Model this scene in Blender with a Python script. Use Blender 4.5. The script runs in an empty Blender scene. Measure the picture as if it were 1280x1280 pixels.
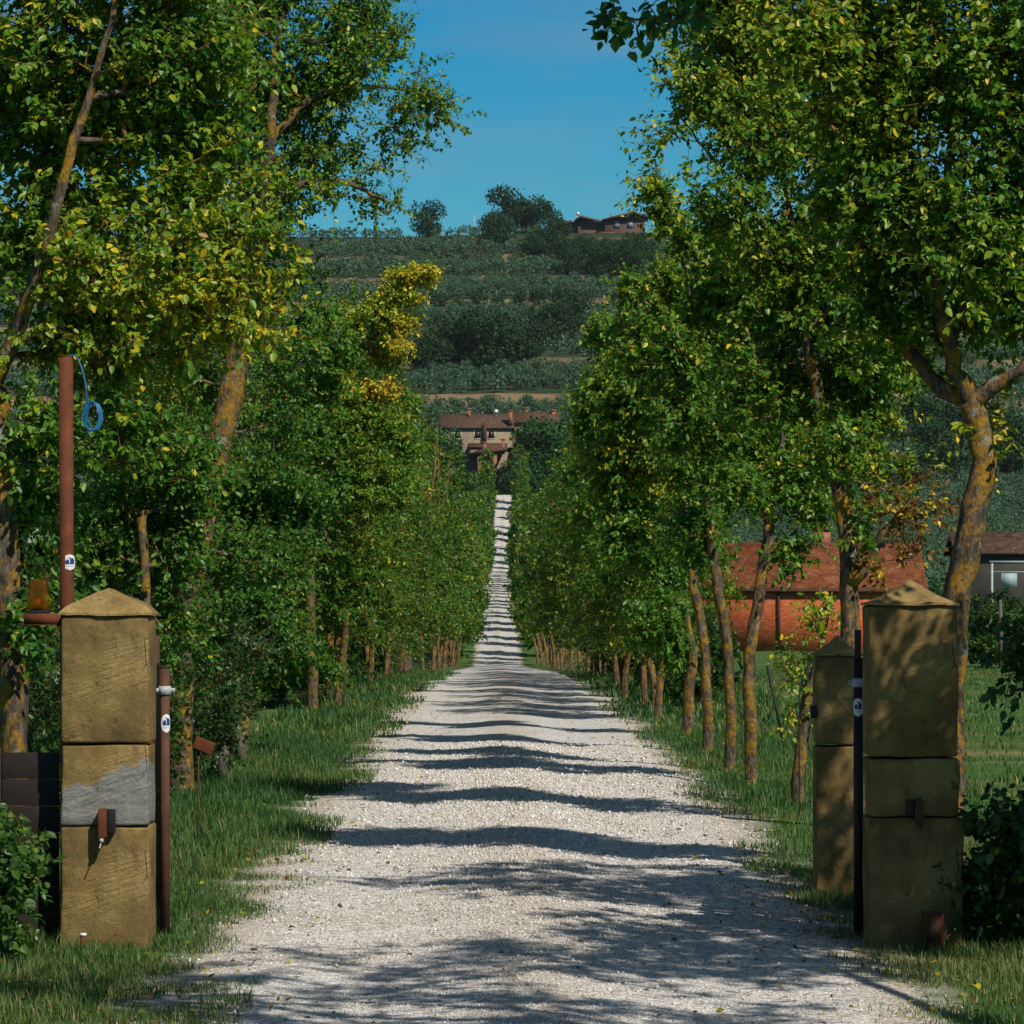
import bpy, bmesh, math, random
import numpy as np
from mathutils import Vector, Matrix, noise as mnoise

R = math.radians
SC = bpy.context.scene
COL = SC.collection

# ------------------------------------------------------------------ camera, sky, sun, exposure
F, EYE, CXP, HYP = 4600.0, 1.957, 640.0, 735.0          # focal length and horizon in photo pixels, eye height in metres
cam_d = bpy.data.cameras.new("camera")
cam_d.sensor_width = 36.0
cam_d.lens = F / 1280.0 * 36.0
cam_d.shift_y = (HYP - 640.0) / 1280.0
cam_d.clip_start, cam_d.clip_end = 0.5, 6000.0
cam = bpy.data.objects.new("camera", cam_d)
cam.location = (0, 0, EYE)
cam.rotation_euler = (R(90), 0, 0)
COL.objects.link(cam)
SC.camera = cam

SUN_DIR = Vector((0.55, -0.80, 1.0)).normalized()        # towards the sun
world = bpy.data.worlds.new("World")
SC.world = world
world.use_nodes = True
wn = world.node_tree
wn.nodes.clear()
w_out = wn.nodes.new("ShaderNodeOutputWorld")
w_bg = wn.nodes.new("ShaderNodeBackground")
w_sky = wn.nodes.new("ShaderNodeTexSky")
w_sky.sky_type = 'NISHITA'
w_sky.sun_disc = False
w_sky.sun_elevation = math.asin(SUN_DIR.z)
w_sky.sun_rotation = math.atan2(SUN_DIR.x, SUN_DIR.y)
w_sky.air_density, w_sky.dust_density, w_sky.ozone_density = 1.0, 0.25, 1.6
w_tint = wn.nodes.new("ShaderNodeMix"); w_tint.data_type = 'RGBA'; w_tint.blend_type = 'MULTIPLY'
w_tint.inputs[0].default_value = 1.0
w_low = wn.nodes.new("ShaderNodeMix"); w_low.data_type = 'RGBA'
w_hor = wn.nodes.new("ShaderNodeMix"); w_hor.data_type = 'RGBA'
w_hor.inputs[6].default_value = (0.42, 1.22, 1.42, 1); w_hor.inputs[7].default_value = (0.13, 1.10, 1.55, 1)
w_el0 = wn.nodes.new("ShaderNodeMapRange"); w_el0.inputs[1].default_value = 0.085; w_el0.inputs[2].default_value = 0.15
w_low.inputs[7].default_value = (1.0, 0.96, 0.90, 1)
w_sep = wn.nodes.new("ShaderNodeSeparateXYZ"); w_el = wn.nodes.new("ShaderNodeMapRange")
w_el.inputs[1].default_value = 0.18; w_el.inputs[2].default_value = 0.45
w_tc = wn.nodes.new("ShaderNodeTexCoord")
w_map = wn.nodes.new("ShaderNodeMapping"); w_map.inputs['Scale'].default_value = (5, 5, 26)
w_map.inputs['Location'].default_value = (0.3, 0, 0.72)
w_noi = wn.nodes.new("ShaderNodeTexNoise"); w_noi.inputs['Scale'].default_value = 1.6; w_noi.inputs['Detail'].default_value = 5
w_rmp = wn.nodes.new("ShaderNodeMapRange"); w_rmp.inputs[1].default_value = 0.46; w_rmp.inputs[2].default_value = 0.80
w_rmp.inputs[4].default_value = 0.55
w_cl = wn.nodes.new("ShaderNodeMix"); w_cl.data_type = 'RGBA'
w_cl.inputs[7].default_value = (5.0, 6.2, 7.6, 1)
L = wn.links.new
L(w_sky.outputs[0], w_tint.inputs[6])
L(w_tc.outputs['Generated'], w_sep.inputs[0]); L(w_sep.outputs[2], w_el.inputs[0]); L(w_sep.outputs[2], w_el0.inputs[0]); L(w_el0.outputs[0], w_hor.inputs[0]); L(w_hor.outputs[2], w_low.inputs[6]); L(w_el.outputs[0], w_low.inputs[0]); L(w_low.outputs[2], w_tint.inputs[7])
L(w_tc.outputs['Generated'], w_map.inputs[0]); L(w_map.outputs[0], w_noi.inputs[0]); L(w_noi.outputs[0], w_rmp.inputs[0])
L(w_tint.outputs[2], w_cl.inputs[6]); L(w_rmp.outputs[0], w_cl.inputs[0])
L(w_cl.outputs[2], w_bg.inputs[0])
w_bg.inputs[1].default_value = 0.050
L(w_bg.outputs[0], w_out.inputs[0])

sun_d = bpy.data.lights.new("sun", 'SUN')
sun_d.energy = 4.6
sun_d.angle = R(0.5)
sun_d.color = (1.0, 0.93, 0.82)
sun = bpy.data.objects.new("sun", sun_d)
sun.rotation_euler = SUN_DIR.to_track_quat('Z', 'Y').to_euler()
sun.location = (20, -30, 40)
COL.objects.link(sun)

SC.view_settings.view_transform = 'Standard'
SC.view_settings.look = 'None'
SC.view_settings.exposure = -0.02
SC.view_settings.gamma = 1.0
cy = SC.cycles
cy.max_bounces, cy.diffuse_bounces, cy.glossy_bounces = 5, 3, 2
cy.transmission_bounces, cy.transparent_max_bounces = 4, 6
cy.use_denoising = True
cy.caustics_reflective = cy.caustics_refractive = False

# ------------------------------------------------------------------ helpers
def at(px, py, Y):
    return Vector(((px - CXP) * Y / F, Y, EYE - (py - HYP) * Y / F))

def sstep(a, b, x):
    t = np.clip((x - a) / (b - a), 0, 1)
    return t * t * (3 - 2 * t)

_Y = np.arange(-100, 3001, 2.0)
def _prof(pts, sig):
    xs, ys = zip(*pts)
    h = np.interp(_Y, xs, ys)
    k = np.exp(-0.5 * (np.arange(-30, 31) * 2.0 / sig) ** 2); k /= k.sum()
    return np.convolve(np.pad(h, 30, mode='edge'), k, mode='valid')
ROADP = _prof([(-100, 0), (74, 0.0), (100, -0.42), (124, -0.90), (160, -1.62), (200, -2.43), (245, -3.34), (280, -4.0), (300, -4.0), (330, -2.8), (377, -0.9), (560, 3.9), (585, 4.2),
               (625, 3.4), (680, 5.65), (820, 22.1), (850, 25.4), (1500, 146), (1560, 148), (1700, 120), (3000, 40)], 6)
FIELDP = _prof([(-100, 0), (74, 0.0), (200, -1.5), (280, -2.2), (377, -0.6), (560, 3.9), (680, 6.5), (820, 21.5), (850, 25.2),
                (1500, 146), (1560, 148), (1700, 120), (3000, 40)], 10)

def xc(Y):
    return np.maximum(0.2 - 0.0045 * np.asarray(Y, float), -1.9)

def height(X, Y):
    X = np.asarray(X, float); Y = np.asarray(Y, float)
    Yw = Y + np.where(Y > 700, 1, 0) * sstep(700, 900, Y) * (14 * np.sin(X / 55.0 + 0.6) - 0.06 * X)
    r = np.interp(Yw, _Y, ROADP); f = np.interp(Yw, _Y, FIELDP)
    d = np.abs(X - xc(Y))
    w = sstep(4.0, 13.0, d)
    h = r * (1 - w) + f * w
    t = (Yw - 921.0) / 79.0
    fr = t - np.floor(t)
    on = sstep(870, 930, Yw) * (1 - sstep(1440, 1500, Yw))
    h = h + on * 3.4 * (sstep(0.93, 1.0, fr) - fr + 0.4)
    h = h + (1 - on) * 0.0
    n = 0.035 * np.sin(X * 2.1 + 1.3 * np.sin(Y * 0.7)) * np.sin(Y * 1.3 + X * 0.4) * sstep(1.9, 3.0, d)
    n = n + sstep(15, 60, np.abs(X)) * sstep(60, 200, Y) * (0.5 * np.sin(X / 21.0) * np.sin(Y / 33.0))
    far = sstep(250, 700, np.abs(X)) * sstep(600, 1500, Y)
    return h + n - far * 30 * (0.5 + 0.5 * np.sin(X / 160.0))

def hz(X, Y):
    return float(height(np.array([X]), np.array([Y]))[0])

def crown_road(d, Y):
    d = np.abs(d)
    return 0.055 * np.exp(-(d / 0.52) ** 2) + 0.012 * sstep(1.0, 1.3, d) * (1 - sstep(1.3, 1.7, d)) \
        + 0.006 * np.sin(Y * 0.9 + 0.8) * np.cos(d * 1.2) + 0.003 * np.sin(Y * 2.9 + d * 3.0)

def make_mesh(name, V, faces, mat, tint=None, smooth=False):
    """faces: list of (M,k) index arrays"""
    me = bpy.data.meshes.new(name)
    V = np.asarray(V, np.float32).reshape(-1, 3)
    me.vertices.add(len(V)); me.vertices.foreach_set("co", V.ravel())
    fs = [np.asarray(f, np.int32) for f in faces if len(f)]
    nl = sum(f.size for f in fs); npoly = sum(len(f) for f in fs)
    me.loops.add(nl); me.polygons.add(npoly)
    me.loops.foreach_set("vertex_index", np.concatenate([f.ravel() for f in fs]))
    tot = np.concatenate([np.full(len(f), f.shape[1], np.int32) for f in fs])
    me.polygons.foreach_set("loop_start", np.concatenate([[0], np.cumsum(tot)[:-1]]).astype(np.int32))
    if smooth:
        me.polygons.foreach_set("use_smooth", np.ones(npoly, bool))
    me.update(calc_edges=True)
    if tint is not None:
        a = me.attributes.new("tint", 'FLOAT', 'FACE')
        a.data.foreach_set("value", np.asarray(tint, np.float32))
    if mat is not None:
        me.materials.append(mat)
    return me

def link(name, me, parent=None, loc=(0, 0, 0), rot=(0, 0, 0)):
    o = bpy.data.objects.new(name, me)
    COL.objects.link(o)
    if parent is not None:
        o.parent = parent
    o.location = loc; o.rotation_euler = rot
    return o

def tag(o, label=None, cat=None, group=None, kind=None):
    if label: o["label"] = label
    if cat: o["category"] = cat
    if group: o["group"] = group
    if kind: o["kind"] = kind
    return o

def thing(name, loc, label, cat, group=None, rotz=0.0):
    o = bpy.data.objects.new(name, None)
    COL.objects.link(o)
    o.empty_display_size = 0.3
    o.location = loc; o.rotation_euler = (0, 0, rotz)
    return tag(o, label, cat, group)

def dup(root, loc, rotz=0.0, scale=1.0, label=None, group=None):
    r = root.copy(); COL.objects.link(r)
    r.location = loc; r.rotation_euler = (0, 0, rotz)
    r.scale = (scale, scale, scale) if not hasattr(scale, '__len__') else scale
    if label: r["label"] = label
    if group: r["group"] = group
    for ch in list(root.children):
        c = ch.copy(); COL.objects.link(c); c.parent = r
        for g in list(ch.children):
            d = g.copy(); COL.objects.link(d); d.parent = c
    return r

class MB:
    """collects simple solids into one mesh"""
    def __init__(s): s.V = []; s.Q = []; s.T = []; s.n = 0
    def add(s, V, Q=(), T=()):
        V = np.asarray(V, float).reshape(-1, 3)
        s.V.append(V)
        for q in Q: s.Q.append([i + s.n for i in q])
        for t in T: s.T.append([i + s.n for i in t])
        s.n += len(V)
    def box(s, lo, hi, M=None):
        x0, y0, z0 = lo; x1, y1, z1 = hi
        V = np.array([(x0, y0, z0), (x1, y0, z0), (x1, y1, z0), (x0, y1, z0), (x0, y0, z1), (x1, y0, z1), (x1, y1, z1), (x0, y1, z1)])
        if M is not None: V = np.array([M @ Vector(v) for v in V])
        s.add(V, [(0, 3, 2, 1), (4, 5, 6, 7), (0, 1, 5, 4), (1, 2, 6, 5), (2, 3, 7, 6), (3, 0, 4, 7)])
    def tube(s, pts, radii, n=10, cap=True, bump=0.0, seed=0):
        pts = [Vector(p) for p in pts]
        if not hasattr(radii, '__len__'): radii = [radii] * len(pts)
        rg = random.Random(seed)
        V = []
        up = Vector((0.13, 1, 0.07))
        for i, p in enumerate(pts):
            t = (pts[min(i + 1, len(pts) - 1)] - pts[max(i - 1, 0)]).normalized()
            a = t.cross(up)
            if a.length < 1e-3: a = t.cross(Vector((1, 0, 0)))
            a.normalize(); b = t.cross(a)
            for k in range(n):
                th = 2 * math.pi * k / n
                rr = radii[i] * (1 + bump * (rg.random() - 0.5) + bump * 0.6 * math.sin(3 * th + i * 0.3))
                V.append(p + (a * math.cos(th) + b * math.sin(th)) * rr)
        Q = []
        for i in range(len(pts) - 1):
            for k in range(n):
                Q.append((i * n + k, i * n + (k + 1) % n, (i + 1) * n + (k + 1) % n, (i + 1) * n + k))
        T = []
        if cap:
            c0, c1 = len(V), len(V) + 1
            V += [pts[0], pts[-1]]
            m = (len(pts) - 1) * n
            for k in range(n):
                T.append((c0, (k + 1) % n, k)); T.append((c1, m + k, m + (k + 1) % n))
        s.add([tuple(v) for v in V], Q, T)
    def prism(s, poly, axis, lo, hi):
        """poly: list of 2-D points in the plane perpendicular to axis ('x': (y,z), 'y': (x,z), 'z': (x,y))"""
        n = len(poly); V = []
        for c in (lo, hi):
            for a, b in poly:
                V.append({'x': (c, a, b), 'y': (a, c, b), 'z': (a, b, c)}[axis])
        Q = [(i, (i + 1) % n, n + (i + 1) % n, n + i) for i in range(n)]
        T = []
        for i in range(1, n - 1):
            T.append((0, i + 1, i)); T.append((n, n + i, n + i + 1))
        s.add(V, Q, T)
    def build(s, name, mat, parent=None, loc=(0, 0, 0), rot=(0, 0, 0), smooth=False, bevel=0.0):
        me = make_mesh(name, np.concatenate(s.V), [np.array(s.Q, np.int32).reshape(-1, 4), np.array(s.T, np.int32).reshape(-1, 3)], mat, smooth=smooth)
        bm = bmesh.new(); bm.from_mesh(me)
        bmesh.ops.recalc_face_normals(bm, faces=bm.faces)
        if bevel > 0:
            es = [e for e in bm.edges if len(e.link_faces) == 2 and e.calc_face_angle(0) > 0.5]
            bmesh.ops.bevel(bm, geom=es, offset=bevel, segments=2, affect='EDGES', profile=0.6)
        bm.to_mesh(me); bm.free()
        return link(name, me, parent, loc, rot)

# ------------------------------------------------------------------ materials
def mat(name):
    m = bpy.data.materials.new(name); m.use_nodes = True
    nt = m.node_tree; nt.nodes.clear()
    return m, nt

class NB:
    def __init__(s, name):
        s.m, s.t = mat(name)
        s.out = s.n("ShaderNodeOutputMaterial")
        s.p = s.n("ShaderNodeBsdfPrincipled")
        s.l(s.p.outputs[0], s.out.inputs[0])
    def n(s, t, **kw):
        x = s.t.nodes.new(t)
        for k, v in kw.items(): setattr(x, k, v)
        return x
    def l(s, a, b): s.t.links.new(a, b)
    def coord(s, kind='Object', scale=(1, 1, 1), rot=(0, 0, 0)):
        c = s.n("ShaderNodeTexCoord"); m = s.n("ShaderNodeMapping")
        m.inputs['Scale'].default_value = scale; m.inputs['Rotation'].default_value = rot
        s.l(c.outputs[kind], m.inputs[0]); return m.outputs[0]
    def noise(s, vec, scale, detail=4, rough=0.55):
        x = s.n("ShaderNodeTexNoise"); x.inputs['Scale'].default_value = scale
        x.inputs['Detail'].default_value = detail; x.inputs['Roughness'].default_value = rough
        s.l(vec, x.inputs['Vector']); return x.outputs[0]
    def vor(s, vec, scale, out='Distance', feature='F1'):
        x = s.n("ShaderNodeTexVoronoi", feature=feature); x.inputs['Scale'].default_value = scale
        s.l(vec, x.inputs['Vector']); return x.outputs[out]
    def ramp(s, fac, stops, interp='LINEAR'):
        x = s.n("ShaderNodeValToRGB"); cr = x.color_ramp; cr.interpolation = interp
        while len(cr.elements) < len(stops): cr.elements.new(0.5)
        for e, (p, c) in zip(cr.elements, stops):
            e.position = p; e.color = (*c, 1) if len(c) == 3 else c
        s.l(fac, x.inputs[0]); return x.outputs[0]
    def mix(s, fac, a, b, mode='MIX'):
        x = s.n("ShaderNodeMix", data_type='RGBA', blend_type=mode)
        for i, v in ((0, fac), (6, a), (7, b)):
            if isinstance(v, (int, float)): x.inputs[i].default_value = v
            elif isinstance(v, tuple): x.inputs[i].default_value = (*v, 1) if len(v) == 3 else v
            else: s.l(v, x.inputs[i])
        return x.outputs[2]
    def math(s, op, a, b=0.0, c=0.0):
        x = s.n("ShaderNodeMath", operation=op)
        for i, v in enumerate((a, b, c)):
            if isinstance(v, (int, float)): x.inputs[i].default_value = v
            else: s.l(v, x.inputs[i])
        return x.outputs[0]
    def mr(s, v, a, b, c=0.0, d=1.0):
        x = s.n("ShaderNodeMapRange"); s.l(v, x.inputs[0])
        for i, q in enumerate((a, b, c, d)): x.inputs[i + 1].default_value = q
        return x.outputs[0]
    def bump(s, h, strength, dist=0.02, prev=None):
        x = s.n("ShaderNodeBump"); x.inputs['Strength'].default_value = strength; x.inputs['Distance'].default_value = dist
        s.l(h, x.inputs['Height'])
        if prev is not None: s.l(prev, x.inputs['Normal'])
        return x.outputs[0]
    def fin(s, col, rough=0.7, spec=0.3, nrm=None, metal=0.0):
        if isinstance(col, tuple): s.p.inputs['Base Color'].default_value = (*col, 1)
        else: s.l(col, s.p.inputs['Base Color'])
        if isinstance(rough, (int, float)): s.p.inputs['Roughness'].default_value = rough
        else: s.l(rough, s.p.inputs['Roughness'])
        s.p.inputs['Specular IOR Level'].default_value = spec
        s.p.inputs['Metallic'].default_value = metal
        if nrm is not None: s.l(nrm, s.p.inputs['Normal'])
        return s.m

def leaf_material(name, stops, trans=0.38, rough=0.5, spec=0.32):
    b = NB(name)
    a = b.n("ShaderNodeAttribute", attribute_name="tint")
    oi = b.n("ShaderNodeObjectInfo")
    c = b.ramp(a.outputs['Fac'], stops)
    c = b.mix(1.0, c, oi.outputs['Color'], 'MULTIPLY')
    b.fin(c, rough, spec)
    tr = b.n("ShaderNodeBsdfTranslucent")
    c2 = b.mix(1.0, c, (1.15, 1.35, 0.5), 'MULTIPLY')
    b.l(c2, tr.inputs[0])
    mx = b.n("ShaderNodeMixShader"); mx.inputs[0].default_value = trans
    b.l(b.p.outputs[0], mx.inputs[1]); b.l(tr.outputs[0], mx.inputs[2]); b.l(mx.outputs[0], b.out.inputs[0])
    return b.m

LEAF = leaf_material("mulberry_leaf", [(0.0, (0.010, 0.062, 0.008)), (0.28, (0.032, 0.128, 0.012)), (0.50, (0.095, 0.205, 0.016)),
                                       (0.66, (0.240, 0.300, 0.020)), (0.78, (0.62, 0.48, 0.022)), (0.88, (0.26, 0.165, 0.025)), (1.0, (0.115, 0.062, 0.018))], 0.34, 0.42, 0.4)
SHRUB = leaf_material("shrub_leaf", [(0.0, (0.014, 0.050, 0.012)), (0.4, (0.036, 0.100, 0.018)), (0.75, (0.085, 0.160, 0.022)), (1.0, (0.22, 0.22, 0.03))], 0.34, 0.40, 0.45)
OLIVE = leaf_material("olive_leaf", [(0.0, (0.036, 0.082, 0.044)), (0.5, (0.066, 0.125, 0.070)), (1.0, (0.110, 0.172, 0.104))], 0.15, 0.8, 0.08)
DARKLEAF = leaf_material("oak_leaf", [(0.0, (0.012, 0.034, 0.014)), (0.5, (0.026, 0.060, 0.022)), (1.0, (0.045, 0.080, 0.026))], 0.2, 0.8, 0.08)
DRYLEAF = leaf_material("scrub_leaf", [(0.0, (0.03, 0.035, 0.015)), (0.5, (0.07, 0.066, 0.028)), (1.0, (0.14, 0.11, 0.05))], 0.15)
GRASSM = leaf_material("grass_blade", [(0.0, (0.025, 0.085, 0.026)), (0.45, (0.058, 0.140, 0.034)), (0.72, (0.150, 0.190, 0.048)), (1.0, (0.38, 0.30, 0.13))], 0.3, 0.5, 0.25)

def bark_material():
    b = NB("lichen_bark")
    v = b.coord('Object', (1, 1, 0.35))
    v2 = b.coord('Object')
    f = b.noise(v, 26, 6, 0.65)
    base = b.ramp(f, [(0.28, (0.020, 0.015, 0.011)), (0.5, (0.085, 0.066, 0.048)), (0.72, (0.20, 0.165, 0.125))])
    lm = b.mr(b.noise(v2, 6.0, 6, 0.75), 0.475, 0.56)
    lc = b.ramp(b.noise(v2, 30, 3), [(0.3, (0.18, 0.100, 0.013)), (0.7, (0.36, 0.205, 0.028))])
    c = b.mix(lm, base, lc)
    gm = b.mr(b.noise(v2, 5.5, 4, 0.7), 0.60, 0.66)
    c = b.mix(gm, c, (0.26, 0.26, 0.22))
    nr = b.bump(f, 0.9, 0.03)
    return b.fin(c, 0.9, 0.15, nr)
BARK = bark_material()

def gravel_colour(b, v):
    st = b.vor(v, 34, 'Color'); hsv = b.n("ShaderNodeSeparateColor"); b.l(st, hsv.inputs[0])
    c = b.ramp(hsv.outputs[0], [(0.0, (0.32, 0.30, 0.275)), (0.35, (0.53, 0.505, 0.475)), (0.7, (0.68, 0.665, 0.64)), (1.0, (0.80, 0.79, 0.775))])
    big = b.ramp(b.noise(v, 0.9, 4), [(0.3, (0.90, 0.88, 0.85)), (0.6, (1, 1, 1))])
    c = b.mix(1.0, c, big, 'MULTIPLY')
    dist = b.vor(v, 34, 'Distance')
    return c, dist

def road_material():
    b = NB("white_gravel")
    v = b.coord('Object')
    c, dist = gravel_colour(b, v)
    sep = b.n("ShaderNodeSeparateXYZ"); b.l(v, sep.inputs[0])
    c0 = b.math('MAXIMUM', b.math('MULTIPLY_ADD', sep.outputs[1], -0.0045, 0.2), -1.9)
    d = b.math('ABSOLUTE', b.math('SUBTRACT', sep.outputs[0], c0))
    d = b.math('ADD', d, b.math('MULTIPLY', b.math('SUBTRACT', b.noise(v, 1.3, 5, 0.7), 0.5), 0.8))
    tan = b.math('MAXIMUM', b.mr(d, 0.45, 0.10, 0, 0.38), b.mr(d, 1.40, 1.80, 0, 0.65))
    c = b.mix(tan, c, (0.43, 0.35, 0.255))
    nr = b.bump(b.math('SUBTRACT', 1.0, dist), 0.8, 0.02)
    nr = b.bump(b.noise(v, 9, 4), 0.5, 0.03, nr)
    return b.fin(c, 0.9, 0.15, nr)
ROADM = road_material()

def ground_material():
    b = NB("grassy_ground")
    v = b.coord('Object')
    sep = b.n("ShaderNodeSeparateXYZ"); b.l(v, sep.inputs[0])
    x, y = sep.outputs[0], sep.outputs[1]
    n1 = b.noise(v, 0.35, 6, 0.65); n2 = b.noise(v, 5.0, 5, 0.7); n3 = b.noise(v, 60, 3, 0.6)
    g = b.ramp(n2, [(0.25, (0.030, 0.072, 0.020)), (0.55, (0.062, 0.130, 0.030)), (0.8, (0.12, 0.165, 0.045))])
    dry = b.ramp(n3, [(0.3, (0.14, 0.115, 0.05)), (0.7, (0.27, 0.21, 0.10))])
    vs = b.coord('Object', (0.12, 0.9, 1))
    streak = b.noise(vs, 0.55, 4, 0.6)
    c = b.mix(b.mr(streak, 0.52, 0.66, 0, 0.8), g, dry)
    # worn gravel margins beside the drive
    c0 = b.math('MAXIMUM', b.math('MULTIPLY_ADD', y, -0.0045, 0.2), -1.9)
    d = b.math('ABSOLUTE', b.math('SUBTRACT', x, c0))
    d = b.math('ADD', d, b.math('MULTIPLY', b.math('SUBTRACT', n1, 0.5), 0.9))
    d = b.math('ADD', d, b.math('MULTIPLY', b.math('SUBTRACT', n2, 0.5), 0.7))
    gm = b.mr(d, 2.12, 1.70)
    gc, dist = gravel_colour(b, v)
    gc = b.mix(0.35, gc, (0.36, 0.29, 0.19))
    c = b.mix(gm, c, gc)
    # steep terrace banks on the hill show bare earth, shallow hill ground is dull scrub
    geo = b.n("ShaderNodeNewGeometry"); sn = b.n("ShaderNodeSeparateXYZ"); b.l(geo.outputs['Normal'], sn.inputs[0])
    hillm = b.mr(y, 500, 800)
    hc = b.ramp(b.noise(v, 0.06, 6, 0.6), [(0.3, (0.022, 0.040, 0.020)), (0.6, (0.040, 0.056, 0.028)), (0.8, (0.075, 0.075, 0.040))])
    bank = b.math('MULTIPLY', b.mr(sn.outputs[2], 0.950, 0.90), b.mr(b.noise(v, 0.028, 5, 0.65), 0.43, 0.55))
    hc = b.mix(bank, hc, (0.20, 0.145, 0.08))
    c = b.mix(hillm, c, hc)
    nr = b.bump(n3, 0.6, 0.03)
    return b.fin(c, 0.95, 0.1, nr)
GROUNDM = ground_material()

def pebble_material():
    b = NB("pebble_stone")
    a = b.n("ShaderNodeAttribute", attribute_name="tint")
    c = b.ramp(a.outputs['Fac'], [(0.0, (0.17, 0.15, 0.13)), (0.2, (0.38, 0.33, 0.27)), (0.5, (0.58, 0.54, 0.49)), (0.8, (0.74, 0.71, 0.67)), (1.0, (0.85, 0.84, 0.82))])
    return b.fin(c, 0.85, 0.2)
PEBBLE = pebble_material()

def stone_material(name, scar=False, shade=1.0):
    b = NB(name)
    v = b.coord('Object')
    big = b.noise(v, 3.0, 6, 0.6); fine = b.noise(v, 38, 5, 0.7)
    c = b.ramp(big, [(0.30, (0.102 * shade, 0.066 * shade, 0.024 * shade)), (0.5, (0.235 * shade, 0.157 * shade, 0.057 * shade)), (0.68, (0.38 * shade, 0.268 * shade, 0.110 * shade))])
    c = b.mix(b.mr(fine, 0.35, 0.7, 0.0, 0.45), c, (0.10, 0.075, 0.04))
    st = b.mr(b.noise(b.coord('Object', (1, 1, 0.4)), 6.5, 5, 0.65), 0.58, 0.72, 0, 0.65)
    c = b.mix(st, c, (0.055, 0.048, 0.033))
    m2 = b.n("ShaderNodeMapping"); m2.inputs['Scale'].default_value = (7, 7, 58)
    b.l(b.coord('Object', (1, 1, 1), (0, R(20), 0)), m2.inputs[0])
    strk = b.mr(b.noise(m2.outputs[0], 1.0, 3, 0.6), 0.40, 0.62)
    tool = b.mr(b.noise(v, 3.1, 3), 0.44, 0.58)
    h = b.math('ADD', b.math('MULTIPLY', b.math('MULTIPLY', strk, tool), 0.32), b.math('MULTIPLY', fine, 0.9))
    h = b.math('ADD', h, b.math('MULTIPLY', big, 1.2))
    if scar:
        sep = b.n("ShaderNodeSeparateXYZ"); b.l(v, sep.inputs[0])
        e = b.math('ADD', b.math('MULTIPLY_ADD', sep.outputs[0], 0.55, 0.13), b.math('MULTIPLY', sep.outputs[2], -2.0))
        e = b.math('ADD', e, b.math('MULTIPLY', b.math('SUBTRACT', b.noise(v, 4.2, 4), 0.5), 0.75))
        m = b.mr(e, 0.02, 0.10)
        sc = b.ramp(b.noise(b.coord('Object', (1, 1, 2.4)), 11, 6, 0.7), [(0.3, (0.135, 0.130, 0.110)), (0.55, (0.235, 0.235, 0.215)), (0.8, (0.31, 0.31, 0.285))])
        c = b.mix(m, c, sc)
    # pale lichen specks and dark pits
    lk = b.mr(b.noise(v, 15, 4, 0.7), 0.665, 0.70, 0, 0.75)
    c = b.mix(b.math('MULTIPLY', lk, b.mr(b.noise(v, 2.6, 3), 0.46, 0.60)), c, (0.30, 0.29, 0.23))
    pit = b.mr(b.noise(v, 11, 5, 0.75), 0.36, 0.30, 0, 0.7)
    c = b.mix(pit, c, (0.050, 0.038, 0.022))
    crk = b.vor(b.coord('Object', (2.2, 2.2, 1.3)), 1.5, 'Distance', 'DISTANCE_TO_EDGE')
    crm = b.math('MULTIPLY', b.mr(b.math('ADD', crk, b.math('MULTIPLY', b.math('SUBTRACT', fine, 0.5), 0.03)), 0.012, 0.0), b.mr(b.noise(v, 3.7, 3), 0.55, 0.62))
    c = b.mix(b.math('MULTIPLY', crm, 0.7), c, (0.04, 0.03, 0.02))
    h = b.math('SUBTRACT', h, b.math('ADD', b.math('MULTIPLY', pit, 0.8), b.math('MULTIPLY', crm, 0.8)))
    nr = b.bump(h, 0.85, 0.012)
    return b.fin(c, 0.92, 0.12, nr)
STONE = stone_material("sandstone")
STONE_SCAR = stone_material("flaked_sandstone", True)
STONE_CAP = stone_material("cap_sandstone", shade=1.12)

def rust_material(name, a, c, scale=18, rough=0.8):
    b = NB(name)
    v = b.coord('Object')
    n = b.noise(v, scale, 5, 0.65)
    col = b.ramp(n, [(0.3, a), (0.7, c)])
    nr = b.bump(n, 0.3, 0.004)
    return b.fin(col, rough, 0.3, nr)
RUST = rust_material("rust_paint", (0.085, 0.022, 0.009), (0.150, 0.043, 0.015), 14)
RUSTDARK = rust_material("dark_rust", (0.045, 0.020, 0.012), (0.10, 0.042, 0.022), 10)
DARKMET = rust_material("dark_brown_metal", (0.012, 0.009, 0.008), (0.030, 0.020, 0.016), 6, 0.6)
GALV = rust_material("galvanised_steel", (0.30, 0.33, 0.35), (0.48, 0.52, 0.54), 40, 0.4)
BLACKP = rust_material("black_plastic", (0.010, 0.010, 0.011), (0.016, 0.016, 0.018), 30, 0.45)
REDP = rust_material("red_plastic", (0.42, 0.02, 0.015), (0.5, 0.035, 0.02), 30, 0.35)
WHITEP = rust_material("white_vinyl", (0.70, 0.70, 0.70), (0.78, 0.78, 0.78), 20, 0.5)
BLUEP = rust_material("blue_print", (0.012, 0.035, 0.16), (0.02, 0.055, 0.21), 20, 0.5)
CABLEB = rust_material("blue_polymer", (0.012, 0.10, 0.24), (0.02, 0.145, 0.33), 8, 0.4)
WOODG = rust_material("grey_weathered_wood", (0.07, 0.058, 0.046), (0.16, 0.14, 0.115), 22, 0.9)
PALECABLE = rust_material("pale_cable", (0.16, 0.15, 0.12), (0.26, 0.24, 0.20), 20, 0.6)
BLUEGREY = rust_material("pale_blue_paint", (0.25, 0.32, 0.35), (0.36, 0.43, 0.46), 8, 0.5)
DARKWIN = rust_material("window_dark", (0.016, 0.015, 0.015), (0.028, 0.026, 0.026), 2, 0.25)
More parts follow.
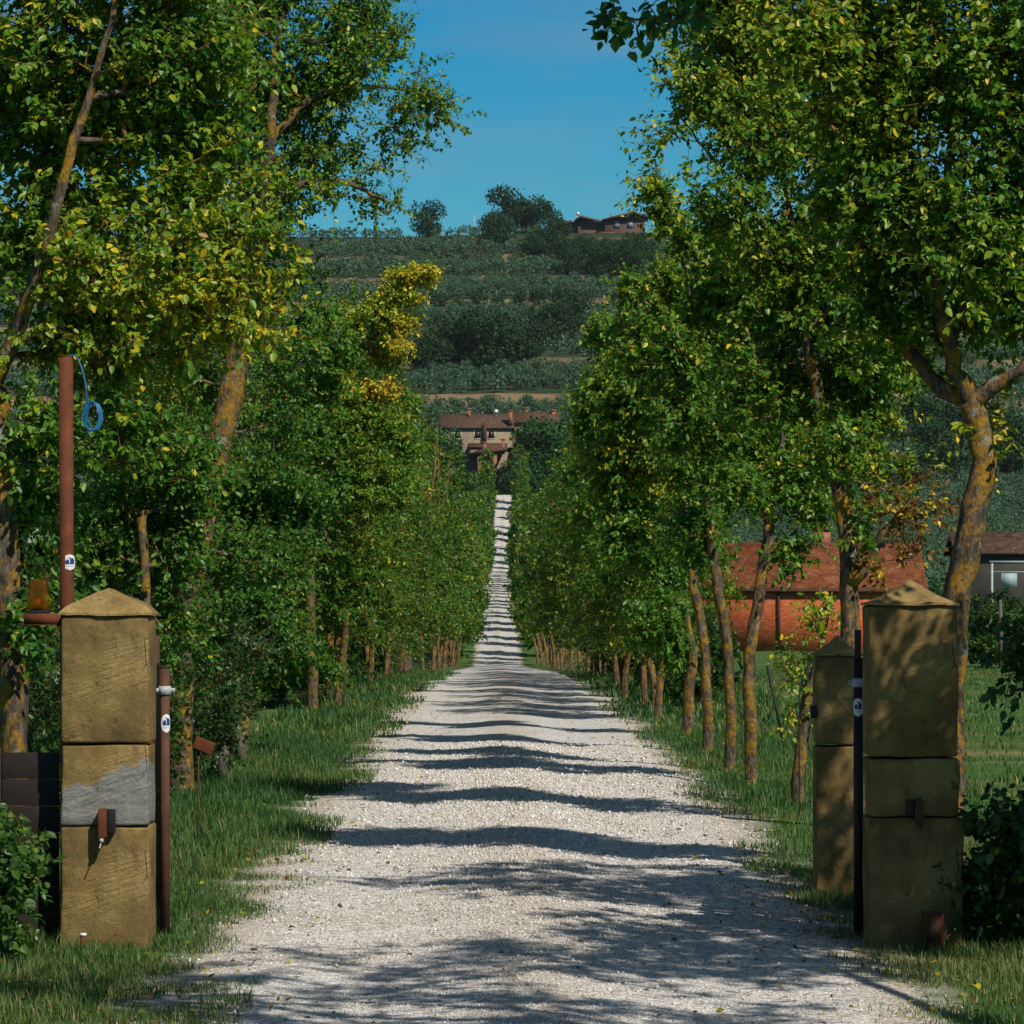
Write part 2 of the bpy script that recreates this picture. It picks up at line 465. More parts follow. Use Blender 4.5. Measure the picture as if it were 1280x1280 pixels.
SKYWIN = rust_material("window_blue", (0.14, 0.20, 0.26), (0.24, 0.32, 0.40), 1, 0.2)
SOLAR = rust_material("solar_glass", (0.012, 0.022, 0.045), (0.02, 0.035, 0.07), 1, 0.2)
CREAM = rust_material("cream_paint", (0.42, 0.37, 0.28), (0.52, 0.46, 0.36), 4, 0.8)

def amber_material():
    b = NB("amber_lens")
    b.fin((0.30, 0.15, 0.012), 0.2, 0.5)
    tr = b.n("ShaderNodeBsdfTransparent"); tr.inputs[0].default_value = (0.80, 0.50, 0.06, 1)
    mx = b.n("ShaderNodeMixShader"); mx.inputs[0].default_value = 0.80
    b.l(b.p.outputs[0], mx.inputs[1]); b.l(tr.outputs[0], mx.inputs[2]); b.l(mx.outputs[0], b.out.inputs[0])
    return b.m
AMBER = amber_material()

def brick_material(name, c1, c2, mortar, scale, axis='XZ'):
    b = NB(name)
    v0 = b.coord('Object')
    v = b.coord('Object', (1, 1, 1), (R(90), 0, 0)) if axis == 'XZ' else v0
    t = b.n("ShaderNodeTexBrick"); b.l(v, t.inputs['Vector'])
    t.inputs['Scale'].default_value = scale
    t.inputs['Color1'].default_value = (*c1, 1); t.inputs['Color2'].default_value = (*c2, 1); t.inputs['Mortar'].default_value = (*mortar, 1)
    t.inputs['Mortar Size'].default_value = 0.015; t.inputs['Brick Width'].default_value = 0.5; t.inputs['Row Height'].default_value = 0.16
    n = b.noise(b.coord('Object', (1, 1, 2.2)), 1.5, 8, 0.8)
    c = b.mix(b.mr(n, 0.44, 0.60, 0, 0.80), t.outputs[0], tuple(0.45 * q for q in c1))
    wn_ = b.mr(b.noise(b.coord('Object', (1, 1, 3)), 1.6, 6, 0.8), 0.565, 0.63, 0, 0.75)
    c = b.mix(wn_, c, (0.50, 0.36, 0.28))
    nr = b.bump(t.outputs[1], -0.4, 0.02)
    return b.fin(c, 0.92, 0.12, nr)
BRICK = brick_material("red_brick", (0.68, 0.140, 0.040), (0.40, 0.080, 0.028), (0.42, 0.21, 0.12), 2.0)
BRICKPALE = brick_material("rubble_stone_wall", (0.34, 0.27, 0.18), (0.24, 0.185, 0.12), (0.36, 0.30, 0.22), 0.9)
BRICKCH = brick_material("chimney_brick", (0.36, 0.13, 0.065), (0.28, 0.10, 0.05), (0.30, 0.20, 0.15), 2.0)

def tile_material(name, ca, cb, cc):
    b = NB(name)
    v0 = b.coord('Object')
    w = b.n("ShaderNodeTexWave", wave_type='BANDS', bands_direction='X'); w.inputs['Scale'].default_value = 5.0; w.inputs['Distortion'].default_value = 0.8
    b.l(v0, w.inputs['Vector'])
    n = b.noise(v0, 1.9, 6, 0.75)
    c = b.ramp(n, [(0.32, ca), (0.5, cb), (0.68, cc)])
    c = b.mix(b.mr(b.noise(v0, 5, 4, 0.7), 0.58, 0.66, 0, 0.7), c, (0.34, 0.30, 0.25))
    nr = b.bump(w.outputs[1], 0.8, 0.06)
    return b.fin(c, 0.92, 0.1, nr)
TILE = tile_material("old_roof_tiles", (0.10, 0.034, 0.018), (0.25, 0.075, 0.030), (0.34, 0.14, 0.065))
TILEBROWN = tile_material("brown_roof_tiles", (0.065, 0.036, 0.026), (0.13, 0.072, 0.05), (0.22, 0.14, 0.10))
MAUVE = rust_material("mauve_plaster", (0.085, 0.048, 0.045), (0.13, 0.075, 0.07), 1.2, 0.9)

# ------------------------------------------------------------------ ground and drive
def lines(*seg):
    out = []
    for a, b_, s in seg:
        out += list(np.arange(a, b_, s))
    return np.array(out)
ys = lines((-40, 120, 0.75), (120, 870, 6), (870, 1600, 2.6), (1600, 3001, 100))
xp = lines((0.2, 8, 0.4), (8, 30, 2), (30, 210, 6), (210, 1201, 60))
xs = np.concatenate([-xp[::-1], xp])
GX, GY = np.meshgrid(xs, ys)
GZ = height(GX, GY)
dr = np.abs(GX - xc(GY))
GZ = GZ - 0.05 * (1 - sstep(1.0, 1.5, dr))
nx, ny = len(xs), len(ys)
idx = np.arange(nx * ny).reshape(ny, nx)
FQ = np.stack([idx[:-1, :-1], idx[:-1, 1:], idx[1:, 1:], idx[1:, :-1]], -1).reshape(-1, 4)
tag(link("ground", make_mesh("ground", np.stack([GX, GY, GZ], -1), [FQ], GROUNDM, smooth=True)), kind="structure")

rys = lines((-40, 120, 0.25), (120, 822, 2.0))
rd = np.concatenate([[-1.95], np.linspace(-1.7, 1.7, 25), [1.95]])
RD, RY = np.meshgrid(rd, rys)
RX = xc(RY) + RD + np.where(np.abs(RD) > 1.5, np.sign(RD) * (0.05 * np.sin(RY * 2.3 + RD) + 0.06 * np.sin(RY * 0.8)), 0)
edge = np.abs(RD) > 1.75
RZ = height(RX, RY) + 0.012 + crown_road(RD, RY) - np.where(edge, 0.035, 0.0)
idx = np.arange(RX.size).reshape(RX.shape)
FQ = np.stack([idx[:-1, :-1], idx[:-1, 1:], idx[1:, 1:], idx[1:, :-1]], -1).reshape(-1, 4)
tag(link("road", make_mesh("road", np.stack([RX, RY, RZ], -1), [FQ], ROADM, smooth=True)), kind="structure")

# loose stones on the drive
def pebbles():
    rng = np.random.default_rng(5)
    n = 90000
    u = rng.random(n)
    Y = 15.5 * (46 / 15.5) ** u
    d = np.clip(rng.normal(0, 1.05, n), -2.5, 2.5)
    keep = (np.abs(d) < 1.70) | ((rng.random(n) < 0.5) & (np.abs(d) < 1.98))
    Y, d = Y[keep], d[keep]; n = len(Y)
    X = xc(Y) + d
    Z = height(X, Y) + np.where(np.abs(d) < 1.72, crown_road(d, Y) + 0.012, 0.0)
    s = rng.uniform(0.003, 0.0078, n) * (1 + 0.9 * (rng.random(n) > 0.93)) * np.clip(Y / 20, 0.85, 1.7)
    base = np.array([(1, 0, 0), (0, 1, 0), (-1, 0, 0), (0, -1, 0), (0, 0, 1), (0, 0, -1)], float)
    a = rng.uniform(0, 6.28, n); ca, sa = np.cos(a), np.sin(a)
    P = base[None] * (s[:, None] * rng.uniform(0.6, 1.35, (n, 6)))[:, :, None]
    P[:, :, 2] *= 0.75
    Q = np.empty_like(P)
    Q[:, :, 0] = P[:, :, 0] * ca[:, None] - P[:, :, 1] * sa[:, None] + X[:, None]
    Q[:, :, 1] = P[:, :, 0] * sa[:, None] + P[:, :, 1] * ca[:, None] + Y[:, None]
    Q[:, :, 2] = P[:, :, 2] + Z[:, None] + 0.25 * s[:, None]
    fb = np.array([(0, 1, 4), (1, 2, 4), (2, 3, 4), (3, 0, 4), (1, 0, 5), (2, 1, 5), (3, 2, 5), (0, 3, 5)])
    Fa = (fb[None] + 6 * np.arange(n)[:, None, None]).reshape(-1, 3)
    t = np.repeat(np.clip(rng.normal(0.52, 0.22, n), 0, 1), 8)
    o = link("gravel", make_mesh("gravel", Q.reshape(-1, 3), [Fa], PEBBLE, t))
    tag(o, "loose white and tan gravel scattered over the drive", "gravel", kind="stuff")
pebbles()

def grass():
    rng = np.random.default_rng(9)
    Vs, Fs, Ts = [], [], []
    off = 0
    PILL = [(-2.47, -1.96, 19.95, 20.45), (1.94, 2.45, 19.95, 20.45)]
    def patch(n, xr, yr, ln, wd, dmin, dry, fill=False):
        nonlocal off
        X = rng.uniform(*xr, n); Y = rng.uniform(*yr, n)
        d = np.abs(X - xc(Y)) + 0.35 * np.sin(Y * 1.9) * np.sin(X * 3 + Y) + 0.25 * np.sin(Y * 0.55 + np.sign(X)) + rng.normal(0, 0.09, n)
        d = d + 0.26 * (1 - sstep(15.8, 21, Y))
        cl = np.sin(X * 3.7 + 2 * np.sin(Y * 2.3)) * np.sin(Y * 3.1 + 1.7 * np.sin(X * 2.9))
        k = (d > dmin) & ((cl > -0.75 + 0.5 * rng.random(n)) | fill)
        for (a, b_, c, e) in PILL:
            k &= ~((X > a) & (X < b_) & (Y > c) & (Y < e))
        X, Y, d, cl = X[k], Y[k], d[k], cl[k]; m = len(X)
        Z = height(X, Y) - 0.01
        l = ln * rng.uniform(0.35, 1.2, m) * (0.55 + 0.6 * np.clip((d - dmin) / 0.7, 0, 1)) * (1 + 0.35 * cl)
        w = wd * rng.uniform(0.7, 1.3, m)
        a = rng.uniform(0, 6.28, m); bend = rng.uniform(0.15, 0.75, m)
        dx, dy = np.cos(a), np.sin(a); sx, sy = -dy, dx
        P = np.zeros((m, 5, 3))
        for i, (sd, tt) in enumerate(((-1, 0), (1, 0), (1, 0.55), (-1, 0.55), (0, 1))):
            bb = bend * tt * tt * l
            ww = w * (1 - 0.45 * tt) * sd * 0.5
            P[:, i, 0] = X + dx * bb + sx * ww; P[:, i, 1] = Y + dy * bb + sy * ww
            P[:, i, 2] = Z + l * tt * (1 - 0.3 * bend * tt)
        Vs.append(P.reshape(-1, 3))
        o = off + 5 * np.arange(m)
        q = np.stack([o, o + 1, o + 2, o + 3], -1); t = np.stack([o + 3, o + 2, o + 4], -1)
        tt = np.clip(rng.normal(dry, 0.17, m) + 0.28 * (rng.random(m) > 0.88) + 0.35 * np.clip(1 - (d - dmin) / 0.35, 0, 1) * rng.random(m)
                     + 0.12 * np.sin(X * 1.1 + Y * 0.6), 0, 1)
        Fs.append((q, t)); Ts.append(tt)
        off += 5 * m
    patch(52000, (-3.4, -1.2), (15.8, 26), 0.085, 0.006, 1.50, 0.42)
    patch(40000, (1.6, 3.6), (15.8, 27), 0.085, 0.006, 1.62, 0.42)
    patch(42000, (-3.4, -1.4), (26, 48), 0.115, 0.009, 1.55, 0.34)
    patch(34000, (1.6, 4.4), (27, 50), 0.11, 0.009, 1.62, 0.36)
    patch(26000, (-3.6, -1.5), (48, 112), 0.14, 0.022, 1.55, 0.36)
    patch(26000, (1.4, 4.6), (50, 112), 0.14, 0.022, 1.60, 0.36)
    patch(60000, (3.4, 17), (26, 112), 0.08, 0.018, 1.6, 0.44, True)
    patch(22000, (-3.4, -1.3), (15.8, 27), 0.06, 0.006, 1.52, 0.55, True)
    patch(24000, (1.6, 3.6), (15.8, 27), 0.06, 0.006, 1.50, 0.52, True)
    patch(16000, (-5, -1.4), (9, 15.8), 0.10, 0.009, 1.6, 0.42, True)
    patch(20000, (1.6, 6), (9, 15.8), 0.10, 0.009, 1.6, 0.42, True)
    patch(20000, (3.6, 8), (15.8, 27), 0.09, 0.010, 1.6, 0.40, True)
    V = np.concatenate(Vs)
    Q = np.concatenate([f[0] for f in Fs]); T = np.concatenate([f[1] for f in Fs])
    tq = np.concatenate(Ts)
    o = link("grass", make_mesh("grass", V, [Q, T], GRASSM, np.concatenate([tq, tq])))
    tag(o, "rough green and straw grass along the verges of the drive", "grass", kind="stuff")
grass()

# ------------------------------------------------------------------ tree growing
def resample(pts, step):
    out = [Vector(pts[0])]
    for a, b in zip(pts[:-1], pts[1:]):
        a, b = Vector(a), Vector(b)
        n = max(1, int((b - a).length / step))
        for i in range(1, n + 1): out.append(a.lerp(b, i / n))
    return out

def smooth_line(pts, step, rg, wob):
    p = [Vector(q) for q in pts]
    for _ in range(2):
        q = [p[0]]
        for a, b in zip(p[:-1], p[1:]):
            q += [a.lerp(b, 0.25), a.lerp(b, 0.75)]
        q.append(p[-1]); p = q
    p = resample(p, step)
    for i in range(2, len(p) - 1):
        p[i] = p[i] + Vector((rg.gauss(0, wob), rg.gauss(0, wob), 0))
    return p

def prisms(A, B, ra, rb, n):
    D = B - A; Ln = np.linalg.norm(D, axis=1, keepdims=True) + 1e-9; D = D / Ln
    ref = np.where(np.abs(D[:, 2:3]) > 0.8, np.array([[1.0, 0, 0]]), np.array([[0, 0, 1.0]]))
    U = np.cross(D, ref); U /= np.linalg.norm(U, axis=1, keepdims=True) + 1e-9
    W = np.cross(D, U)
    m = len(A); V = np.zeros((m, 2 * n, 3))
    for k in range(n):
        c, s = math.cos(2 * math.pi * k / n), math.sin(2 * math.pi * k / n)
        V[:, k] = A + (U * c + W * s) * ra[:, None]
        V[:, n + k] = B + (U * c + W * s) * rb[:, None]
    o = 2 * n * np.arange(m)
    Fq = np.concatenate([np.stack([o + k, o + (k + 1) % n, o + n + (k + 1) % n, o + n + k], -1) for k in range(n)])
    return V.reshape(-1, 3), Fq

LEAF6 = np.array([(0, 0, 0), (0.28, 0.30, 0.07), (0.66, 0.24, 0.05), (1, 0, -0.10), (0.66, -0.24, 0.05), (0.28, -0.30, 0.07)])
LEAF4 = np.array([(0, 0, 0), (0.42, 0.34, 0.08), (1, 0, -0.08), (0.42, -0.34, 0.08)])

def leaf_mesh(P, AX, NM, S, six, asp=1.0):
    AX = AX / (np.linalg.norm(AX, axis=1, keepdims=True) + 1e-9)
    SD = np.cross(NM, AX); SD /= np.linalg.norm(SD, axis=1, keepdims=True) + 1e-9
    NN = np.cross(AX, SD)
    T = LEAF6 if six else LEAF4
    k = len(T); m = len(P)
    V = P[:, None] + S[:, None, None] * (T[None, :, 0:1] * AX[:, None] + asp * T[None, :, 1:2] * SD[:, None] + T[None, :, 2:3] * NN[:, None])
    o = k * np.arange(m)
    if six:
        Fa = np.stack([np.stack([o, o + 5, o + 4, o + 3], -1), np.stack([o, o + 3, o + 2, o + 1], -1)], 1).reshape(-1, 4)
    else:
        Fa = np.stack([np.stack([o, o + 3, o + 2], -1), np.stack([o, o + 2, o + 1], -1)], 1).reshape(-1, 3)
    return V.reshape(-1, 3), Fa

def grow(seed, trunk, r0, r1, limbs, lumps, npts, leaf, twigs, leaves, six=True, twig_len=0.34, hole=-0.12, tip=0.0042, sides=10, leafmat=None, up=0.3, tsd=0.10, asp=1.0, rthin=0.022):
    """trunk / limbs: polylines from the base; lumps: (centre, radii, tint, weight). Returns (wood mesh, crown mesh)."""
    rng = np.random.default_rng(seed); rg = random.Random(seed)
    wood = MB()
    pos, par, rad0 = [], [], []
    def lay(line, ra, rb, parent_idx, from_frac=0.0):
        n = len(line); prev = parent_idx
        for i, p in enumerate(line):
            f = i / max(1, n - 1)
            if f < from_frac: continue
            pos.append(tuple(p)); par.append(prev); rad0.append(ra + (rb - ra) * f); prev = len(pos) - 1
    tl = smooth_line(trunk, 0.22, rg, r0 * 0.10)
    nT = len(tl)
    rr = [r0 + (r1 - r0) * (i / max(1, nT - 1)) ** 0.8 for i in range(nT)]
    rr[0] *= 1.25
    if nT > 2: rr[1] *= 1.12
    wood.tube(tl, rr, sides, bump=0.16, seed=seed)
    lay(tl, r0, r1, -1, 0.45)
    for lb in limbs:
        ll = smooth_line(lb, 0.22, rg, r1 * 0.12)
        q = np.array(pos); j = int(np.argmin(((q - np.array(ll[0])) ** 2).sum(1)))
        ra = min(r1 * 0.95, max(rad0[j] * 0.9, 0.02))
        wood.tube(ll, [ra + (ra * 0.14 - ra) * (i / max(1, len(ll) - 1)) ** .8 for i in range(len(ll))], max(6, sides - 2), bump=0.14, seed=seed + 7)
        lay(ll, ra * .9, ra * 0.12, j)
    n0 = len(pos)
    pts, tn = [], []
    W = sum(l[3] * l[1][0] * l[1][1] * l[1][2] for l in lumps)
    for c, r, tnt, w in lumps:
        k = max(4, int(round(npts * w * r[0] * r[1] * r[2] / W)))
        got = 0; tries = 0
        while got < k and tries < k * 12:
            tries += 1
            d = rng.normal(size=3); d /= np.linalg.norm(d)
            q = np.array(c) + d * np.array(r) * rng.random() ** 0.42
            if w < 5 and mnoise.noise(Vector(q * 1.25) + Vector((seed * 3.1, 0, 0))) < hole: continue
            if q[2] < 0.12: continue
            pts.append(q); tn.append(tnt); got += 1
    pts = np.array(pts); tn = np.array(tn)
    P0 = np.array(pos)
    dd = np.sqrt(((pts[:, None] - P0[None]) ** 2).sum(-1)).min(1)
    order = np.argsort(dd)
    cap_n = len(pos) + len(pts) * 14
    A = np.zeros((cap_n, 3)); A[:n0] = P0; cnt = n0
    par = list(par); tint_n = [0.4] * n0
    for i in order:
        p = pts[i]
        df = p - A[:cnt]
        d = np.sqrt((df ** 2).sum(1))
        j = int(np.argmin(d + 0.6 * np.maximum(0, -df[:, 2])))
        k = max(1, min(12, int(d[j] / 0.30)))
        a = A[j].copy(); prev = j
        sag = 0.12 * d[j]
        for s in range(1, k + 1):
            f = s / k
            q = a + (p - a) * f + np.array([0, 0, -sag * math.sin(math.pi * f) * 0.6])
            if s < k: q = q + rng.normal(0, 0.025, 3)
            A[cnt] = q; par.append(prev); tint_n.append(tn[i]); prev = cnt; cnt += 1
    A = A[:cnt]; par = np.array(par)
    acc = np.full(cnt, 0.0)
    rad = np.zeros(cnt)
    EX = 2.4
    for i in range(cnt - 1, -1, -1):
        rad[i] = max(tip, acc[i] ** (1 / EX))
        if i < n0: rad[i] = max(rad[i] * 0.6, rad0[i])
        if par[i] >= 0: acc[par[i]] += rad[i] ** EX
    ii = np.arange(n0, cnt)
    pa = par[ii]
    ra = np.minimum(rad[pa], rad[ii] * 1.35)
    thick = rad[ii] > 0.011
    wv, wq = [np.concatenate(wood.V)], [np.array(wood.Q, np.int32)]
    wt = np.array(wood.T, np.int32).reshape(-1, 3)
    off = len(wv[0])
    for m, n in ((thick, 6), (~thick, 3)):
        if m.any():
            V, Q = prisms(A[pa[m]], A[ii[m]], ra[m], rad[ii][m], n)
            wv.append(V); wq.append(Q + off); off += len(V)
    # twigs and leaves
    thin = ii[rad[ii] < rthin]
    st = np.repeat(thin, twigs); m = len(st)
    od = A[st] - A[par[st]]; od /= np.linalg.norm(od, axis=1, keepdims=True) + 1e-9
    td = od * 0.55 + rng.normal(0, 0.55, (m, 3)) + np.array([0, 0, up]); td /= np.linalg.norm(td, axis=1, keepdims=True) + 1e-9
    tl_ = rng.uniform(0.45, 1.2, m) * twig_len
    S = A[st] - od * rng.uniform(0, 0.2, m)[:, None]
    E = S + td * tl_[:, None]
    V, Q = prisms(S, E, np.full(m, tip * 0.75), np.full(m, tip * 0.35), 3)
    wv.append(V); wq.append(Q + off)
    wood_me = make_mesh("trunk", np.concatenate(wv), [np.concatenate(wq), wt], BARK, smooth=True)
    t = (np.arange(leaves) + 0.5)[None] / leaves * 0.95 + 0.1 + rng.normal(0, 0.04, (m, leaves))
    LP = S[:, None] + td[:, None] * (tl_[:, None] * t)[:, :, None]
    LP[:, :, 2] -= 0.10 * tl_[:, None] * t * t
    LP = LP.reshape(-1, 3); N = len(LP)
    LP += rng.normal(0, leaf * 0.18, (N, 3))
    sd = rng.normal(size=(N, 3))
    TD = np.repeat(td, leaves, 0)
    sd -= TD * (sd * TD).sum(1, keepdims=True); sd /= np.linalg.norm(sd, axis=1, keepdims=True) + 1e-9
    AX = TD * 0.45 + sd * 0.85 + np.array([0, 0, -0.42]) + rng.normal(0, 0.2, (N, 3))
    NM = np.array([0.14, -0.38, 0.70]) + sd * 0.22 + rng.normal(0, 0.44, (N, 3))
    SZ = leaf * rng.uniform(0.5, 1.35, N)
    LV, LF = leaf_mesh(LP, AX, NM, SZ, six, asp)
    tint = np.clip(np.repeat(np.array(tint_n)[st] + rng.normal(0, 0.06, m), leaves) + rng.normal(0, tsd, N) + 0.22 * (rng.random(N) > 0.97), 0, 1)
    crown_me = make_mesh("crown", LV, [LF], leafmat or LEAF, np.repeat(tint, 2))
    return wood_me, crown_me

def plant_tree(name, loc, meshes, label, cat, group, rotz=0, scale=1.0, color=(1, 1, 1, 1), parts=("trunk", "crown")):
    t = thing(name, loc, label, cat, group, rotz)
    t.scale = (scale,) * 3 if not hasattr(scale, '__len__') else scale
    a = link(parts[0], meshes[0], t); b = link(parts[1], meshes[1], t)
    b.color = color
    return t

def ground_at(px, Y):
    X = (px - CXP) * Y / F
    return Vector((X, Y, hz(X, Y)))

def hero(name, seed, bx, Y, trunk_px, limbs_px, lumps_px, r0, r1, npts, leaf, twigs, leaves, label, group, cat="tree", color=(1.3, 1.2, 1.05, 1), hole=-0.12, **kw):
    """a tree whose trunk, limbs and crown masses were read off the photograph at one distance Y"""
    base = ground_at(bx, Y)
    rg = random.Random(seed)
    def loc(p, i=1):
        px, py = p[0], p[1]; dy = p[2] if len(p) > 2 else 0.0
        q = at(px, py, Y) - base; q.y = dy
        return q
    trunk = [Vector((0, 0, -0.15))] + [loc(p) for p in trunk_px]
    limbs = [[loc(p) for p in l] for l in limbs_px]
    s = Y / F
    lumps = []
    for (px, py, rx, ry, tnt, *rest) in lumps_px:
        dy = rest[0] if rest else rg.uniform(-0.35, 0.35)
        w = rest[1] if len(rest) > 1 else 1.0
        c = at(px, py, Y) - base
        lumps.append(((c.x, dy, c.z), (rx * s, max(0.45, 0.5 * (rx + ry) * s * 0.95), ry * s), tnt, w))
    me = grow(seed, trunk, r0, r1, limbs, lumps, int(npts * 1.45), leaf, twigs, leaves, hole=hole, **kw)
    return plant_tree(name, base, me, label, cat, group, color=color)

GL = "avenue trees in the row left of the drive"
GR = "avenue trees in the row right of the drive"

# -- left of the drive
hero("avenue_tree", 11, 24, 22.0,
     [(22, 940), (10, 800), (6, 640), (-4, 540), (-8, 480)],
     [[(-8, 480), (22, 425, -.15), (52, 350, -.3), (86, 240, -.38), (112, 150, -.35), (150, 20, -.3), (170, -90, -.2)],
      [(-8, 480), (-60, 380, 0), (-90, 250, .2), (-80, 100, .3)]],
     [(30, 80, 140, 120, .48, .3), (215, 70, 110, 110, .42, .1), (210, 220, 110, 90, .52, .1), (60, 250, 110, 110, .50, .45), (170, 350, 130, 80, .56, -.1),
      (260, 380, 100, 60, .61, -.1), (100, 430, 110, 70, .54, .1), (190, 450, 80, 50, .60, 0), (60, 560, 60, 60, .40), (140, 540, 60, 50, .38), (40, 640, 50, 60, .36), (-20, 330, 70, 80, .46, .2),
      (150, -90, 200, 80, .45), (30, 790, 35, 60, .32), (60, 720, 30, 30, .4), (300, 300, 60, 50, .54), (60, 150, 110, 90, .46, .5), (200, 140, 110, 90, .46, .3)],
     0.095, 0.070, 600, 0.053, 4, 15, "yellowing tree beside the rusty pole, lichen limb slanting up through its crown", GL, hole=-0.2)
hero("avenue_tree", 12, 182, 28.5, [(186, 800), (178, 690), (176, 640)], [],
     [(175, 560, 70, 50, .34), (230, 600, 50, 70, .30, .4), (140, 650, 40, 60, .32, .4), (215, 690, 40, 60, .28, .5), (200, 800, 50, 50, .3, .4), (110, 700, 40, 60, .34)],
     0.05, 0.035, 190, 0.052, 4, 13, "slim young tree with a thin pale stem just behind the left stone pillar", GL)
hero("avenue_tree", 13, 226, 35.0,
     [(228, 800), (240, 720), (256, 620), (290, 500), (304, 400)],
     [[(304, 400), (322, 330, -.2), (338, 200, -.4), (345, 120, -.4), (352, 40, -.3), (360, -60)],
      [(304, 400), (270, 330, .2), (240, 220, .3), (215, 90, .3)],
      [(340, 180, -.3), (400, 118, -.3), (470, 112, -.3), (520, 120, -.3)],
      [(330, 270, -.2), (390, 225, -.2), (440, 232, -.3), (485, 258, -.3)],
      [(345, 120), (395, 50, .2), (440, -20, .2)]],
     [(465, 120, 85, 52, .42), (530, 142, 42, 26, .42, -.2, 1.6), (395, 60, 110, 80, .40), (300, 30, 90, 80, .42, .1), (480, 50, 40, 34, .42), (500, 175, 40, 18, .42, -.2, 1.2), (330, 140, 100, 90, .42, .2), (440, 15, 55, 50, .42), (250, 80, 110, 90, .40),
      (425, 205, 60, 36, .44), (470, 258, 40, 16, .46, -.2, 1.2), (400, 255, 40, 26, .46), (350, 240, 75, 50, .44), (290, 250, 80, 70, .48), (330, 345, 80, 40, .38, .5), (250, 470, 40, 60, .30, .6),
      (365, 440, 45, 60, .32, .3), (345, 560, 45, 70, .30, .4), (290, 680, 55, 60, .28, .4), (350, 680, 60, 60, .30), (190, 480, 50, 60, .34, .5), (350, -70, 170, 70, .42),
      (240, 780, 60, 50, .28, .3)],
     0.130, 0.11, 860, 0.046, 4, 15, "tall dark-trunked tree leaning right, its thin twigs spread against the sky", GL, hole=-0.22)
hero("avenue_tree", 14, 300, 42.5, [(303, 920), (312, 820), (322, 720), (330, 640)], [],
     [(330, 560, 60, 60, .30), (370, 500, 60, 60, .32), (300, 610, 60, 60, .28), (350, 640, 60, 60, .26), (390, 590, 45, 55, .32), (330, 730, 60, 60, .26),
      (290, 820, 50, 60, .28), (350, 820, 50, 50, .28), (400, 430, 50, 50, .36)],
     0.085, 0.07, 360, 0.062, 4, 13, "short leaning grey-barked tree whose low leaves nearly reach the left verge", GL)
hero("avenue_tree", 15, 392, 58.0,
     [(390, 860), (387, 740), (385, 672)],
     [[(385, 672), (400, 625), (420, 570), (432, 510), (430, 450), (450, 400), (500, 350)], [(385, 672), (376, 630), (366, 560), (380, 480)]],
     [(512, 350, 26, 7, .68, -.3, 9), (536, 343, 9, 6, .70, -.3, 14), (496, 374, 32, 8, .66, -.3, 8), (462, 396, 44, 16, .60, -.3, 3), (506, 408, 18, 6, .68, -.3, 9), (496, 434, 18, 6, .70, -.3, 9), (440, 425, 50, 30, .56, -.2, 1.5), (460, 450, 50, 24, .62, -.2, 2),
      (438, 470, 44, 20, .76, -.35, 4), (472, 494, 28, 12, .77, -.35, 5), (415, 490, 36, 20, .66, -.3, 2), (415, 420, 45, 45, .48), (440, 540, 60, 45, .46), (490, 530, 35, 45, .44),
      (400, 540, 40, 60, .38, .3), (470, 610, 50, 50, .44), (430, 620, 40, 40, .38, .3), (505, 590, 30, 40, .42), (440, 740, 45, 40, .36, .2), (420, 830, 25, 30, .30, .2)],
     0.10, 0.075, 640, 0.060, 4, 13, "forked lichen tree with a bright yellow branch tip over the drive", GL, twig_len=.23)

# -- right of the drive
hero("avenue_tree", 21, 1190, 24.0,
     [(1188, 860), (1196, 740), (1215, 640), (1232, 562), (1214, 505)],
     [[(1214, 505), (1165, 475, .1), (1130, 420, .15), (1105, 350, .2), (1090, 250, .2), (1060, 120, .1)],
      [(1214, 505), (1185, 440, -.1), (1162, 350, -.2), (1165, 280, -.2), (1190, 160, -.2), (1200, 20, -.1)],
      [(1214, 505), (1250, 478, -.1), (1290, 455, -.2), (1340, 380, -.1), (1360, 250, 0)]],
     [(1200, 320, 110, 90, .46), (1110, 260, 100, 100, .46), (1070, 100, 110, 95, .54), (1180, 90, 120, 90, .48), (1270, 190, 90, 90, .40), (1125, 400, 75, 50, .42),
      (1240, 395, 60, 40, .50), (1330, 350, 80, 90, .40), (1120, -70, 200, 60, .45), (1300, 50, 100, 90, .40), (1010, 60, 70, 60, .52), (1250, 560, 18, 40, .62, 0, .4)],
     0.100, 0.080, 680, 0.056, 4, 14, "stout forked tree rising behind the right stone pillar, lichen on its trunk", GR, hole=-0.22)
